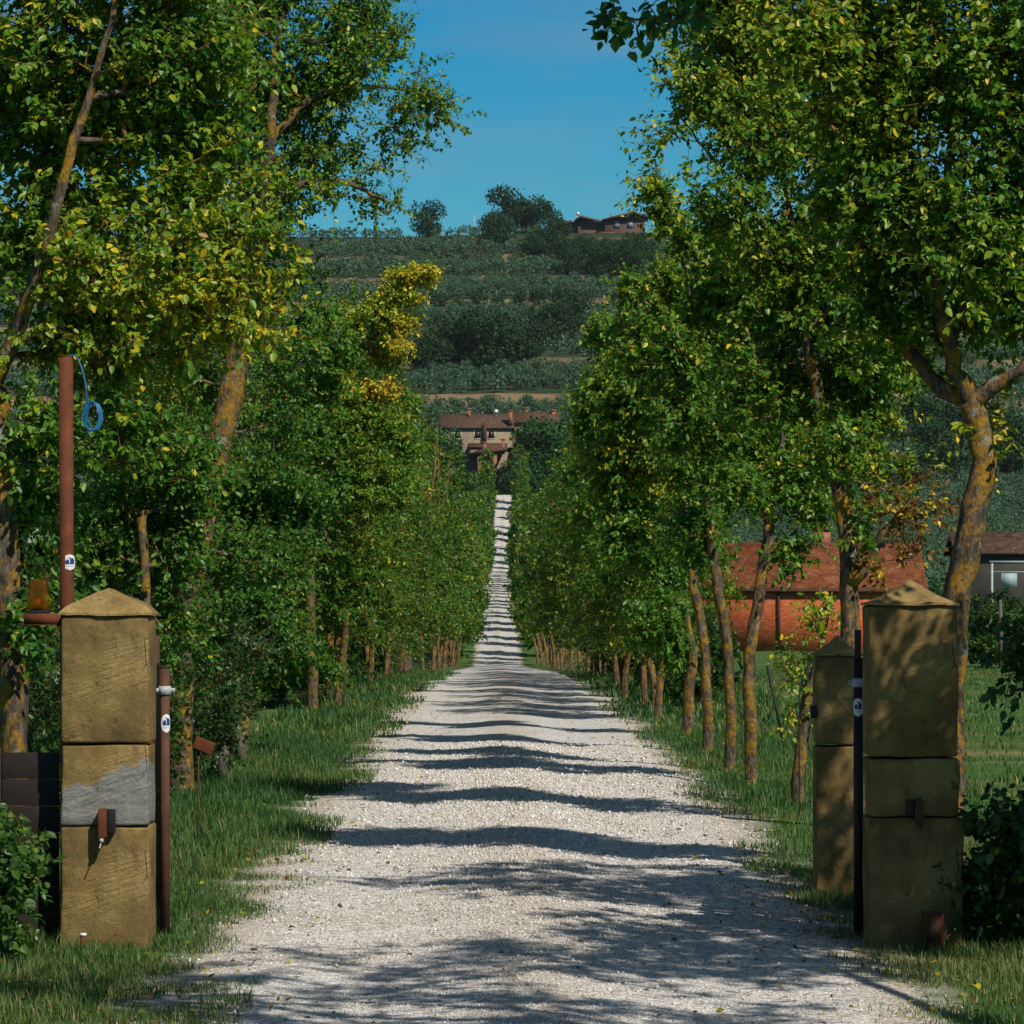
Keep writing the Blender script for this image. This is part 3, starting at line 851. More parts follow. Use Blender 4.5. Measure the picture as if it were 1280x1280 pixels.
hero("avenue_tree", 22, 1064, 30.0,
     [(1066, 920), (1062, 800), (1060, 700), (1052, 610), (1036, 545)],
     [[(1036, 545), (1018, 470), (1006, 410), (1000, 330), (975, 200), (960, 60)],
      [(1036, 545), (1075, 480, .2), (1100, 420, .2), (1110, 320, .3)],
      [(1008, 415), (1040, 385, -.1), (1060, 340, -.2), (1066, 230, -.2)],
      [(1060, 735), (1085, 705, -.1), (1105, 660, -.15), (1150, 620, -.2)],
      [(1000, 330), (930, 250, .1), (880, 180, .1), (840, 130, .1)]],
     [(890, 120, 62, 60, .54), (858, 90, 26, 30, .52), (850, 180, 26, 20, .46), (960, 50, 100, 70, .54), (935, 170, 85, 80, .50), (910, 270, 60, 40, .46), (1000, 300, 90, 70, .50), (1080, 440, 60, 55, .48),
      (985, 400, 70, 60, .46), (1040, 560, 60, 45, .44), (1090, 540, 50, 35, .56), (1110, 620, 55, 45, .97, 0, .24), (1150, 660, 45, 45, .96, 0, .22), (1110, 700, 45, 26, .97, 0, .28), (1130, 590, 50, 40, .50, .3, .3), (1075, 655, 14, 22, .34),
      (900, 10, 70, 50, .52), (1030, 480, 70, 60, .44, .3), (960, 490, 60, 50, .42, .3), (1120, 480, 60, 50, .42, .5), (1050, 380, 60, 50, .46, .2), (1000, -60, 150, 50, .5), (1060, 210, 80, 80, .46)],
     0.085, 0.075, 860, 0.053, 4, 14, "dark leaning tree before the brick barn, a withered brown side branch low on it", GR, hole=-0.2)
hero("avenue_tree", 23, 996, 33.0, [(1000, 950), (1008, 890), (1014, 830)], [[(1010, 860), (1030, 800), (1040, 740)]],
     [(988, 840, 18, 26, .55, 0, .5), (1025, 770, 24, 24, .56, 0, .4), (996, 890, 14, 18, .6, 0, .4)], 0.07, 0.04, 22, 0.055, 3, 8,
     "short crooked trunk leaning against the small pillar, few leaves", GR)
hero("avenue_tree", 24, 940, 36.7,
     [(938, 900), (936, 830), (947, 750), (962, 655)],
     [[(962, 655), (945, 625), (920, 590, .1), (900, 520, .2), (870, 400, .2), (850, 300, .1), (800, 220, 0)], [(962, 655), (968, 600), (985, 520), (960, 400, .2)]],
     [(818, 240, 12, 14, .54, 0, 3), (830, 275, 14, 16, .52, 0, 3), (890, 335, 50, 50, .46), (930, 410, 70, 70, .46), (865, 430, 50, 50, .44), (940, 520, 70, 60, .42), (870, 530, 60, 50, .42), (990, 570, 55, 50, .44),
      (920, 330, 50, 50, .46), (1020, 640, 26, 30, .44), (920, 620, 40, 30, .40), (990, 690, 24, 18, .40)],
     0.066, 0.056, 580, 0.058, 4, 13, "tree with orange lichen on its straight trunk, forking in front of the barn", GR, hole=-0.10)
hero("avenue_tree", 25, 912, 39.5, [(914, 880), (908, 790), (892, 715), (886, 620), (884, 560)], [],
     [(880, 500, 50, 60, .38), (830, 440, 55, 55, .44), (900, 420, 50, 50, .42), (850, 580, 50, 40, .40), (860, 670, 35, 35, .34), (845, 355, 30, 30, .48)],
     0.064, 0.052, 400, 0.060, 4, 13, "dark mossy trunk close behind the orange lichen tree before the barn", GR)
hero("avenue_tree", 26, 884, 44.0, [(886, 880), (880, 800), (868, 740), (858, 680), (854, 630)], [[(854, 630), (830, 560), (800, 470), (770, 380)]],
     [(805, 405, 32, 40, .44), (790, 370, 14, 18, .48, 0, 2), (825, 480, 60, 60, .46), (780, 490, 35, 45, .42), (810, 570, 55, 40, .62), (840, 620, 36, 30, .60), (770, 590, 40, 40, .46), (790, 680, 40, 50, .36), (820, 720, 30, 40, .34)],
     0.068, 0.05, 480, 0.064, 4, 13, "bent yellow-lichened trunk with yellowing leaves above it, left of the barn", GR)
hero("avenue_tree", 27, 858, 49.0, [(862, 860), (866, 810)], [[(866, 810), (850, 740), (820, 660), (790, 560)]],
     [(770, 480, 30, 40, .42), (752, 420, 12, 20, .44, 0, 2), (790, 560, 50, 50, .50), (745, 520, 32, 40, .44), (770, 640, 50, 50, .38), (820, 760, 30, 50, .34), (850, 800, 22, 30, .34)],
     0.080, 0.07, 380, 0.068, 4, 13, "tree on a short orange-barked stump of a trunk in the right verge", GR)

# -- the rest of both rows: a few grown trees, copied
def generic(seed, H, npts, leaf, twigs, leaves, six, low=True, tipr=0.005, tw=0.36):
    rg = random.Random(seed)
    fh = rg.uniform(1.5, 2.5)
    lx, ly = rg.uniform(-.5, .5), rg.uniform(-.4, .4)
    trunk = [Vector((0, 0, -0.2)), Vector((lx * .1 + rg.uniform(-.12, .12), ly * .2, fh * .45)), Vector((lx * .6, ly, fh * .8)), Vector((lx, ly, fh))]
    limbs = []
    for k in range(3):
        a = k * 2.1 + rg.uniform(-.4, .4); r = rg.uniform(.5, .9)
        limbs.append([Vector((lx, ly, fh)), Vector((lx + r * .45 * math.cos(a), ly + r * .45 * math.sin(a), fh + H * .14)),
                      Vector((lx + r * math.cos(a), ly + r * math.sin(a), fh + H * .34)), Vector((lx + r * 1.1 * math.cos(a + .3), ly + r * 1.1 * math.sin(a + .3), H * .85))])
    lumps = []
    for k in range(11):
        f = (k + .5) / 11
        a = k * 2.4 + rg.uniform(-.5, .5); r = rg.uniform(.35, 1.0) * (1.05 - .55 * f)
        z = fh * .95 + (H - fh * .95 - .5) * f
        s = rg.uniform(.75, 1.1) * (1.1 - .4 * f)
        lumps.append(((r * math.cos(a), r * math.sin(a), z), (s, s, s * .8), rg.uniform(.30, .50), 1.0))
    if low:
        for k in range(4):
            a = k * 1.6 + rg.uniform(-.5, .5)
            lumps.append(((.6 * math.cos(a), .6 * math.sin(a), rg.uniform(.5, 1.5)), (.45, .45, .5), rg.uniform(.24, .38), .6))
    return grow(seed, trunk, 0.068, 0.056, limbs, lumps, npts, leaf, twigs, leaves, six, twig_len=tw, tip=tipr, hole=-0.16)

MID = [generic(40 + i, 6.6 + .35 * i, 470, 0.068, 4, 12, True, low=(i in (0, 2))) for i in range(4)]
FAR = [generic(60 + i, 6.8 + .4 * i, 320, 0.115, 4, 8, False, low=False, tipr=0.008) for i in range(3)]
VFAR = [generic(80 + i, 7.0 + .5 * i, 140, 0.30, 3, 6, False, tipr=0.012, tw=0.5) for i in range(3)]

ORD = ["fifth", "sixth", "seventh", "eighth", "ninth", "tenth", "eleventh", "twelfth", "thirteenth", "fourteenth", "fifteenth", "sixteenth", "seventeenth",
       "eighteenth", "nineteenth", "twentieth", "twenty-first", "twenty-second", "twenty-third", "twenty-fourth", "twenty-fifth", "twenty-sixth", "twenty-seventh", "twenty-eighth", "twenty-ninth", "thirtieth"]
rg = random.Random(77)
first = {}
def avenue(i_mesh, pool, key, X, Y, label, group, sc, color):
    k = (key, i_mesh)
    loc = (X, Y, hz(X, Y)); rz = rg.uniform(0, 6.28)
    if k not in first:
        t = plant_tree("avenue_tree", loc, pool[i_mesh], label, "tree", group, rz, sc, color)
        first[k] = t
    else:
        t = dup(first[k], loc, rz, sc, label, group)
        for c in t.children: c.color = color
    return t

def tone():
    y = rg.random()
    return (0.85 + .45 * y, 0.9 + .2 * y, 0.9, 1)

for side in (-1, 1):
    Y = 47.0 if side < 0 else 54.0
    n = 1 if side < 0 else 4
    while Y < 112:
        if side < 0 and abs(Y - 58) < 1.5: Y += 3.2; n += 1; continue
        X = xc(Y) + ((-2.95 if Y > 58 else -4.3) if side < 0 else 2.55) + rg.uniform(-.2, .2)
        where = "left" if side < 0 else "right"
        avenue((n % 4) if not (side > 0 and Y < 68) else (1 + 2 * (n % 2)), MID, 'm', X - (.35 if side > 0 and Y < 68 else 0), Y, "leafy green tree %s from the gate in the row %s of the drive" % (ORD[min(n, 25)], where), GL if side < 0 else GR, rg.uniform(.86, 1.08) * (.9 if side > 0 and Y < 68 else 1), tone())
        n += 1
        Y += rg.uniform(3.2, 4.4)
    GF = "avenue trees beyond the crest, %s of the drive" % ("left" if side < 0 else "right")
    while Y < 300:
        X = xc(Y) + side * 3.3 + rg.uniform(-.3, .3)
        avenue(n % 3, FAR, 'f', X, Y, "dense far avenue tree %s of the drive, past its crest" % ("left" if side < 0 else "right"), GF, rg.uniform(.9, 1.1) * (1.0 + .45 * min(1, (Y - 112) / 60)), tone()); n += 1
        Y += rg.uniform(4, 8.4) * (1.4 if side > 0 else 1)
    while Y < 812:
        X = xc(Y) + side * 3.7 + rg.uniform(-.3, .3)
        avenue(n % 3, VFAR, 'v', X, Y, "tiny distant avenue tree %s of the drive where it climbs away" % ("left" if side < 0 else "right"), GF + " on the far climb", rg.uniform(1.3, 1.65), tone()); n += 1
        Y += rg.uniform(6.5, 13.5) * (1.4 if side > 0 else 1)

# the tree standing outside the gate on the right; its shade falls on the drive and the right pillar
def near_tree():
    base = Vector((3.7, 12.6, hz(3.7, 12.6)))
    trunk = [(0, 0, -.15), (.05, .05, 1.2), (.1, .15, 2.6)]
    limbs = [[(.1, .15, 2.6), (.3, 1.2, 3.6), (.4, 2.6, 4.6), (.5, 3.8, 5.4)], [(.1, .15, 2.6), (-.6, -.2, 3.8), (-1.2, -.3, 5.0), (-1.9, -.2, 6.2)],
             [(.1, .15, 2.6), (.6, -.9, 3.8), (.6, -1.5, 5.5)], [(-.6, -.2, 3.8), (-1.3, .6, 4.2), (-2.2, 1.3, 4.5), (-3.1, 1.4, 4.45)]]
    lumps = [((.3, 3.3, 4.9), (1.0, 1.3, .8), .34, 1.0), ((.9, 4.4, 4.4), (.9, .9, .8), .34, 1.0), ((.5, 2.0, 5.8), (1.2, 1.3, .9), .36, 1.0), ((-1.3, -.2, 5.6), (1.2, 1.2, .8), .36, .8),
             ((-2.0, .4, 6.4), (1.1, 1.0, .7), .36, .7), ((.5, -1.2, 5.8), (1.2, 1.2, 1.0), .36, .8), ((-.2, .3, 7.0), (1.5, 1.5, .8), .36, .7), ((-.7, 2.2, 4.6), (.55, .8, .5), .32, .9),
             ((-3.2, 1.4, 4.16), (.17, .3, .07), .2, 16.0), ((-.5, 3.6, 4.3), (.5, .6, .55), .30, 1.0), ((-1.6, -2.0, 6.2), (1.0, 1.0, .6), .36, .6)]
    me = grow(31, trunk, .12, .10, limbs, lumps, 560, .062, 4, 12, hole=-0.05)
    plant_tree("avenue_tree", base, me, "dark overhanging branches at the upper right, nearest of all the trees", "tree", GR, color=(.8, .95, .9, 1))
near_tree()
def side_tree():
    base = Vector((4.5, 18.3, hz(4.5, 18.3)))
    trunk = [(0, 0, -.15), (.05, .05, 1.2), (.0, .1, 2.4)]
    limbs = [[(0, .1, 2.4), (-.5, .3, 3.4), (-.9, .5, 4.6), (-1.2, .6, 6.0)], [(0, .1, 2.4), (.5, .3, 3.6), (.7, 1.4, 5.5)], [(0, .1, 2.4), (-.2, -.8, 3.8), (-.4, -1.6, 5.5)]]
    lumps = [((-.7, -.5, 3.4), (.55, .6, .6), .36, 1.2), ((-.9, .7, 5.2), (.8, 1.0, .7), .36, .9), ((-.4, 2.0, 5.2), (1.2, 1.2, .9), .36, 1.0), ((-.9, -1.1, 4.5), (.8, 1.0, .9), .36, 1.0),
             ((-.6, .5, 6.6), (1.3, 1.5, .9), .36, .9), ((.6, -.4, 5.5), (1.1, 1.1, 1.0), .36, .8), ((.3, 1.2, 3.6), (.9, 1.0, .6), .36, .9)]
    me = grow(33, trunk, .11, .09, limbs, lumps, 540, .062, 4, 12, hole=-0.14)
    plant_tree("avenue_tree", base, me, "tree at the right edge between the overhanging branches and the stout forked tree", "tree", GR)
side_tree()

def litter():
    rng = np.random.default_rng(21); n = 1500
    side = np.where(rng.random(n) < .5, -1, 1)
    Y = 16 * (60 / 16) ** rng.random(n); d = side * rng.gamma(6, .36, n)
    X = xc(Y) + d
    P = np.stack([X, Y, height(X, Y) + .02 + rng.random(n) * .03 + crown_road(d, Y) * (np.abs(d) < 1.7)], -1)
    V, Fa = leaf_mesh(P, rng.normal(size=(n, 3)) * np.array([1, 1, .25]), rng.normal(size=(n, 3)) * .35 + np.array([0, 0, 1]), rng.uniform(.025, .055, n), True)
    o = link("leaf_litter", make_mesh("leaf_litter", V, [Fa], LEAF, np.repeat(np.clip(rng.normal(.9, .1, n), 0, 1), 2)))
    tag(o, "fallen brown and yellow leaves along the edges of the drive", "fallen leaves", kind="stuff")
litter()

# ------------------------------------------------------------------ shrubs under and behind the rows
def shrub_meshes(seed, H, W, npts, leaf, twigs, leaves, six, m=None, tl=0.28):
    rg2 = random.Random(seed)
    trunk = [(0, 0, -.1), (rg2.uniform(-.1, .1), 0, H * .2), (rg2.uniform(-.15, .15), rg2.uniform(-.1, .1), H * .45)]
    lumps = []
    for k in range(7):
        a = k * 2.4; r = W * .5 * rg2.uniform(.2, .8); f = (k + .5) / 7
        lumps.append(((r * math.cos(a), r * math.sin(a), H * (.15 + .7 * f)), (W * .36, W * .36, H * .22), rg2.uniform(.25, .5), 1.0))
    return grow(seed, trunk, .035, .02, [], lumps, npts, leaf, twigs, leaves, six, twig_len=tl, hole=-0.25, leafmat=m or SHRUB, sides=7)
SH = [shrub_meshes(120 + i, 1.9 + .4 * i, 1.5, 260, .050, 4, 13, True) for i in range(3)]
SHF = [shrub_meshes(130 + i, 2.3 + .3 * i, 1.9, 190, .12, 4, 8, False) for i in range(2)]
sfirst = {}
def shrub(pool, key, i, X, Y, label, group, sc=1.0, color=(1, 1, 1, 1), name="shrub"):
    k = (key, i); loc = (X, Y, hz(X, Y)); rz = rg.uniform(0, 6.28)
    if k not in sfirst:
        t = plant_tree(name, loc, pool[i], label, "shrub", group, rz, sc, color, parts=("stem", "foliage")); sfirst[k] = t
    else:
        t = dup(sfirst[k], loc, rz, sc, label, group); t.name = name
        for c in t.children: c.color = color
    return t
k = 0
Y = 25.0
while Y < 95:
    near = Y < 52
    X = xc(Y) - (rg.uniform(3.8, 4.6) if Y > 44 else rg.uniform(3.35, 3.9)) - (.5 if 44 < Y < 60 else 0)
    pool, key = (SH, 's') if near else (SHF, 'sf')
    shrub(pool, key, k % len(pool), X, Y, "dense dark undergrowth shrub between the trunks left of the drive", "undergrowth shrubs along the left row", rg.uniform(.8, 1.05) * (1 if near else .8)); k += 1
    Y += rg.uniform(1.7, 2.5) if near else rg.uniform(3, 4)
Y = 26.0
while Y < 110:
    X = xc(Y) - rg.uniform(4.6, 7.0)
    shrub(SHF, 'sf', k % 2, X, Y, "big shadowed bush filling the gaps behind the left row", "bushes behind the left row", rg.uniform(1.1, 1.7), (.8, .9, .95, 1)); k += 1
    Y += rg.uniform(3.0, 4.6)
Y = 60.0
while Y < 112:
    X = xc(Y) + rg.uniform(2.9, 3.6)
    shrub(SHF, 'sf', k % 2, X, Y, "leafy undergrowth shrub between the trunks right of the drive", "undergrowth shrubs along the right row", rg.uniform(.6, .85)); k += 1
    Y += rg.uniform(3.4, 5)

# ------------------------------------------------------------------ gate pillars
def stone(name, lo, hi, m, parent, seed, bev=0.014, cuts=5, amp=0.006, top=None):
    bm = bmesh.new()
    c = [(a + b) / 2 for a, b in zip(lo, hi)]; s = [b - a for a, b in zip(lo, hi)]
    bmesh.ops.create_cube(bm, size=1.0)
    for v in bm.verts: v.co = Vector((v.co.x * s[0], v.co.y * s[1], v.co.z * s[2]))
    bmesh.ops.bevel(bm, geom=list(bm.edges), offset=bev, segments=2, affect='EDGES', profile=.5)
    bmesh.ops.subdivide_edges(bm, edges=[e for e in bm.edges if e.calc_length() > .08], cuts=cuts, use_grid_fill=True)
    for v in bm.verts:
        n = Vector((mnoise.noise(v.co * 7 + Vector((seed, 0, 0))), mnoise.noise(v.co * 7 + Vector((0, seed, 9))), mnoise.noise(v.co * 7 + Vector((5, 0, seed)))))
        n2 = Vector((mnoise.noise(v.co * 2.5 + Vector((seed, 3, 0))), mnoise.noise(v.co * 2.5 + Vector((1, seed, 9))), 0))
        v.co += n * amp + n2 * amp
    me = bpy.data.meshes.new(name); bm.to_mesh(me); bm.free()
    for p in me.polygons: p.use_smooth = True
    me.materials.append(m)
    return link(name, me, parent, c)

def cap(lo, hi, z0, zl, z1, m, parent, seed, flare=False):
    """pyramid stone with a thin lip"""
    bm = bmesh.new()
    n = 9
    rings = []
    prof = [(1.0, z0), (1.0, z0 + zl)] + [(1 - f, z0 + zl + (z1 - z0 - zl) * (f ** (0.72 if not flare else 1.25) if not flare else (f ** 1.4))) for f in (.15, .3, .45, .6, .75, .9)]
    cx_, cy_ = (lo[0] + hi[0]) / 2, (lo[1] + hi[1]) / 2
    hx, hy = (hi[0] - lo[0]) / 2, (hi[1] - lo[1]) / 2
    sq = []
    for e in range(4):
        for i in range(n):
            t = -1 + 2 * i / n
            sq.append([(t, -1), (1, t), (-t, 1), (-1, -t)][e])
    for f, z in prof:
        ring = []
        for (x, y) in sq:
            p = Vector((x * hx * f, y * hy * f, z))
            p += Vector((1, 1, 1)) * mnoise.noise(p * 8 + Vector((seed, 0, 0))) * .007
            ring.append(bm.verts.new(p))
        rings.append(ring)
    m_ = len(sq)
    for a, b in zip(rings[:-1], rings[1:]):
        for i in range(m_): bm.faces.new((a[i], a[(i + 1) % m_], b[(i + 1) % m_], b[i]))
    ap = bm.verts.new((0, 0, z1))
    for i in range(m_): bm.faces.new((rings[-1][i], rings[-1][(i + 1) % m_], ap))
    bm.faces.new(list(reversed(rings[0])))
    bmesh.ops.recalc_face_normals(bm, faces=bm.faces)
    me = bpy.data.meshes.new("cap_stone"); bm.to_mesh(me); bm.free()
    me.materials.append(m)
    return link("cap_stone", me, parent, (cx_, cy_, 0))

def pz(py, Y): return EYE - (py - HYP) * Y / F
YP = 20.0
def X_(px, Y=YP): return (px - CXP) * Y / F

pl = thing("gate_pillar", ((X_(76) + X_(186)) / 2, 20.2, 0), "sunlit sandstone gate pillar with a pale grey flaked patch, left of the drive", "pillar", "stone gate pillars")
w = (X_(186) - X_(76)) / 2
stone("stone_block", (-w, -.2, -.06), (w, .2, pz(1034, YP)), STONE, pl, 3, amp=.008)
stone("stone_block", (-w + .002, -.2, pz(1032, YP)), (w - .002, .2, pz(932, YP)), STONE_SCAR, pl, 8, amp=.008)["label"] = "middle block with a pale flaked patch"
stone("stone_block", (-w, -.198, pz(929, YP)), (w, .2, pz(770, YP)), STONE, pl, 14)
cap((-w - .016, -.215), (w + .016, .215), pz(770, YP) + .002, .012, pz(735, YP), STONE_CAP, pl, 2)

pr = thing("gate_pillar", ((X_(1088) + X_(1199)) / 2, 20.2, 0), "large shaded sandstone gate pillar dappled by leaves, right of the drive", "pillar", "stone gate pillars", R(-1.2))
w = (X_(1199) - X_(1088)) / 2
stone("stone_block", (-w - .008, -.21, -.06), (w + .022, .2, pz(1023, YP)), STONE, pr, 23, amp=.010)
stone("stone_block", (-w, -.2, pz(1021, YP)), (w + .008, .2, pz(949, YP)), STONE, pr, 28, amp=.009)
stone("stone_block", (-w - .006, -.198, pz(946, YP)), (w - .004, .2, pz(757, YP)), STONE, pr, 34)
cap((-w - .018, -.215), (w + .010, .215), pz(757, YP) + .002, .012, pz(724, YP), STONE_CAP, pr, 6, True)

YS = 23.3
ps = thing("gate_pillar", (X_(1049, YS), YS + .14, 0), "small lower sandstone pillar standing behind the right gate leaf", "pillar", "stone gate pillars")
stone("stone_block", (-.145, -.14, -.06), (.145, .14, pz(933, YS)), STONE, ps, 43)
stone("stone_block", (-.145, -.14, pz(931, YS)), (.145, .14, pz(820, YS)), STONE, ps, 46)
cap((-.158, -.155), (.158, .155), pz(820, YS) + .002, .010, pz(794, YS), STONE_CAP, ps, 9, True)

# ------------------------------------------------------------------ gate leaves, opened inward and seen almost edge-on
def sticker(parent, r, z, h, halfang, face, rnd=True):
    """label wrapped on the tube: white ground, blue emblem"""
    mb = MB(); n = 14
    V = []; rows = 12
    for j in range(rows + 1):
        f = -1 + 2 * j / rows
        wa = halfang * (math.sqrt(max(0.0, 1 - f ** 2)) if rnd else min(1.0, 3.2 * math.sqrt(max(0, 1 - abs(f)))))
        for i in range(n + 1):
            a = face + wa * (-1 + 2 * i / n)
            V.append(((r + .0012) * math.cos(a), (r + .0012) * math.sin(a), z + f * h / 2))
    Q = [(j * (n + 1) + i, j * (n + 1) + i + 1, (j + 1) * (n + 1) + i + 1, (j + 1) * (n + 1) + i) for j in range(rows) for i in range(n)]
    mb.add(V, Q)
    s = mb.build("sticker", WHITEP, parent)
    eb = MB()
    def blob(u0, u1, v0, v1):
        V = []
        for v in (v0, v1):
            for q in range(6):
                a = face + halfang * (u0 + (u1 - u0) * q / 5)
                V.append(((r + .0024) * math.cos(a), (r + .0024) * math.sin(a), z + v * h / 2))
        eb.add(V, [(q, q + 1, 7 + q, 6 + q) for q in range(5)])
    blob(-.62, -.08, -.10, .20); blob(-.45, -.12, .20, .34); blob(.02, .62, -.10, .36); blob(.12, .50, .36, .52); blob(-.10, .10, .40, .62); blob(-.55, .60, -.22, -.12)
    for u in (-.42, -.22, -.02, .18, .36): blob(u, u + .10, -.50, -.42)
    eb.build("emblem", BLUEP, s)
    return s

def gate_leaf(base, ang, label, tubem, z0, z1, zrear, stick_z, face):
    g = thing("gate_leaf", base, label, "gate", "open metal gate leaves", ang)      # leaf runs along local +Y
    mb = MB(); mb.tube([(0, 0, z0), (0, 0, z1)], .028, 16); mb.build("stile", tubem, g, smooth=False)
    mb = MB(); mb.box((-.020, 1.86, z0), (.020, 1.90, zrear)); mb.build("frame", RUSTDARK, g)
    mb = MB()
    for zz in (z0 + .06, (z0 + z1) / 2, z1 - .12): mb.box((-.015, .03, zz - .02), (.015, 1.86, zz + .02))
    mb.build("rail", RUSTDARK, g)
    mb = MB()
    for i in range(11): mb.box((-.008, .19 + .15 * i, z0 + .02), (.008, .30 + .15 * i, zrear - .16))
    mb.build("slats", DARKMET, g)
    mb = MB(); zc = z1 - .14 if z1 > 1.5 else z1 - .12
    mb.tube([(0, 0, zc - .024), (0, 0, zc + .024)], .0355, 18); mb.box((.030, -.010, zc - .012), (.056, .010, zc + .012)); mb.box((-.056, -.010, zc - .012), (-.030, .010, zc + .012))
    mb.tube([(.047, -.02, zc), (.047, .02, zc)], .006, 8); mb.tube([(-.047, -.02, zc), (-.047, .02, zc)], .006, 8)
    mb.build("clamp", GALV, g)
    sticker(g, .028, stick_z, .105, 1.15, face)
    return g
gl = gate_leaf((X_(206, 20.5), 20.5, .06), math.atan2(1.93, 20.5) + R(1.6), "rusty brown tube gate leaf swung open beside the left pillar", rust_material("brown_tube", (0.07, 0.03, 0.018), (0.12, 0.055, 0.032), 12), -.03, pz(836, 20.5) - .06, pz(800, 20.5) - .06, pz(904, 20.5) - .06, R(-72))
gr_ = gate_leaf((X_(1073, 20.6), 20.6, .06), math.atan2(-1.90, 20.6), "metal gate leaf, tube coloured dark for shade, standing open between the two right pillars", DARKMET, -.03, pz(822, 20.6) - .06, pz(792, 20.6) - .06, pz(884, 20.6) - .06, R(-95))  # stile is near black instead of brown, standing in for shade

# rusty pole with blue cable, behind the left pillar
YB = 20.62
bp = ground_at(85, YB)
pole = thing("pole", (bp.x, YB, bp.z), "tall rust-red steel pole rising behind the left stone pillar", "pole")
top = at(82.5, 446, YB) - bp; top.y = 0
mb = MB(); mb.tube([(0, 0, -.1), (0, 0, 0.02), (top.x * .5, 0, top.z * .5), tuple(top)], .0395, 20)
mb.tube([(top.x, 0, top.z), (top.x, 0, top.z + .006)], .041, 20); mb.build("tube", RUST, pole)
mb = MB(); mb.box((-.07, -.05, 0), (.07, .07, .012)); mb.build("base_plate", RUSTDARK, pole)
sticker(pole, .0395, pz(703, YB) - bp.z, .09, 1.1, R(-68))["label"] = "round white sticker with blue emblem"
def pb(px, py, dy=0): q = at(px, py, YB); return (q.x, YB + dy, q.z)
pts = [pb(83, 447), pb(90, 443, -.01), pb(97, 446, -.03), (pb(104, 462, -.05)), pb(109, 482, -.06), pb(110, 500, -.06), pb(106, 518, -.06)]
def circ(cx0, cy0, rx, ry, n, ph, turns, dy):
    return [pb(cx0 + rx * math.cos(ph - 2 * math.pi * turns * i / n), cy0 + ry * math.sin(ph - 2 * math.pi * turns * i / n), dy + .004 * i) for i in range(n + 1)]
pts += circ(115, 520, 10, 18, 60, math.pi, 3.25, -.07)
mb = MB(); sm = smooth_line(pts, .02, random.Random(1), 0); mb.tube(sm, .0048, 8)
sm = smooth_line([pb(112, 502, -.05), pb(107, 522, -.055), pb(110, 536, -.05), pb(113, 545, -.05)], .02, random.Random(1), 0); mb.tube(sm, .0048, 8)
sm = circ(116, 519, 8.5, 16, 40, 0, 1.0, -.09); mb.tube(sm, .0048, 8)
cb = mb.build("cable", CABLEB, None, smooth=True)
tag(cb, "bright blue cable coiled and hanging from the top of the rusty pole", "cable")

# flashing beacon on its steel shelf
YK = 20.3
shelf = thing("bracket", (X_(54, YK), YK, pz(782, YK)), "flat rust-red steel shelf sticking out left of the pillar cap", "bracket")
mb = MB(); mb.box((-.100, -.06, 0), (.115, .06, .006)); mb.box((-.100, -.06, .006), (.115, -.054, .068)); mb.box((-.100, .054, .006), (.115, .06, .068)); mb.box((-.100, -.054, .006), (-.094, .054, .068)); mb.box((-.094, -.054, .060), (.115, .054, .067))
mb.build("channel", RUST, shelf)
mb = MB(); mb.box((.115, -.015, .01), (.15, .30, .05)); mb.build("arm", RUSTDARK, shelf)
bk = thing("beacon", (X_(48, YK), YK, pz(766.5, YK)), "amber flashing beacon with a black and red lamp inside", "beacon")
mb = MB(); mb.box((-.062, -.050, 0), (.062, .050, .016)); mb.build("base", BLACKP, bk, bevel=.003)
mb = MB()
def taper(mbx, w0, d0, w1, d1, z0, z1):
    mbx.add([(-w0, -d0, z0), (w0, -d0, z0), (w0, d0, z0), (-w0, d0, z0), (-w1, -d1, z1), (w1, -d1, z1), (w1, d1, z1), (-w1, d1, z1)],
            [(0, 3, 2, 1), (4, 5, 6, 7), (0, 1, 5, 4), (1, 2, 6, 5), (2, 3, 7, 6), (3, 0, 4, 7)])
taper(mb, .060, .048, .049, .040, .0165, .186); mb.build("lens", AMBER, bk, bevel=.018)
mb = MB(); taper(mb, .026, .022, .022, .02, .017, .155); mb.build("lamp", BLACKP, bk, bevel=.006)
mb = MB(); mb.box((-.017, -.032, .045), (.015, -.024, .078)); mb.build("indicator", REDP, bk, bevel=.003)

# stop brackets bolted on the pillar faces
def hook(px0, px1, py0, py1, mirrored, label):
    Yh = 19.97
    b = thing("gate_catch", ((X_(px0) + X_(px1)) / 2, Yh + .02, pz(py1, YP)), label, "gate catch", "rusty gate catches on the pillars")
    wd = (X_(px1) - X_(px0)); ht = pz(py0, YP) - pz(py1, YP)
    s = -1 if mirrored else 1
    mb = MB(); mb.box((min(-s * wd * .5, 0), -.085, .02), (max(-s * wd * .5, 0), .0, ht)); mb.box((min(-s * wd * .46, -s * wd * .12), -.085, -.012), (max(-s * wd * .46, -s * wd * .12), -.055, .0195)); mb.build("plate", RUSTDARK if mirrored else RUST, b, bevel=.003)  # right-hand plate gets a darker rust to imitate the shade there
    mb = MB(); mb.box((min(s * .001, s * wd * .5), -.05, .045), (max(s * .001, s * wd * .5), .0, ht - .004)); mb.build("housing", BLACKP, b, bevel=.003)
    mb = MB(); mb.tube([(-s * wd * .28, -.098, .004), (-s * wd * .28, -.070, .004)], .011, 10); mb.tube([(-s * wd * .28, -.05, 0.01), (-s * wd * .35, -.13, -.035)], .004, 6); mb.build("bolt", GALV if not mirrored else RUSTDARK, b)  # right-hand bolt is darkened too, for the same shade
hook(125, 145, 1010, 1050, False, "rusty gate catch with a bolt on the sunlit left pillar")
hook(1132, 1152, 998, 1030, True, "rusty gate catch, coloured darker for shade, on the shaded right pillar")

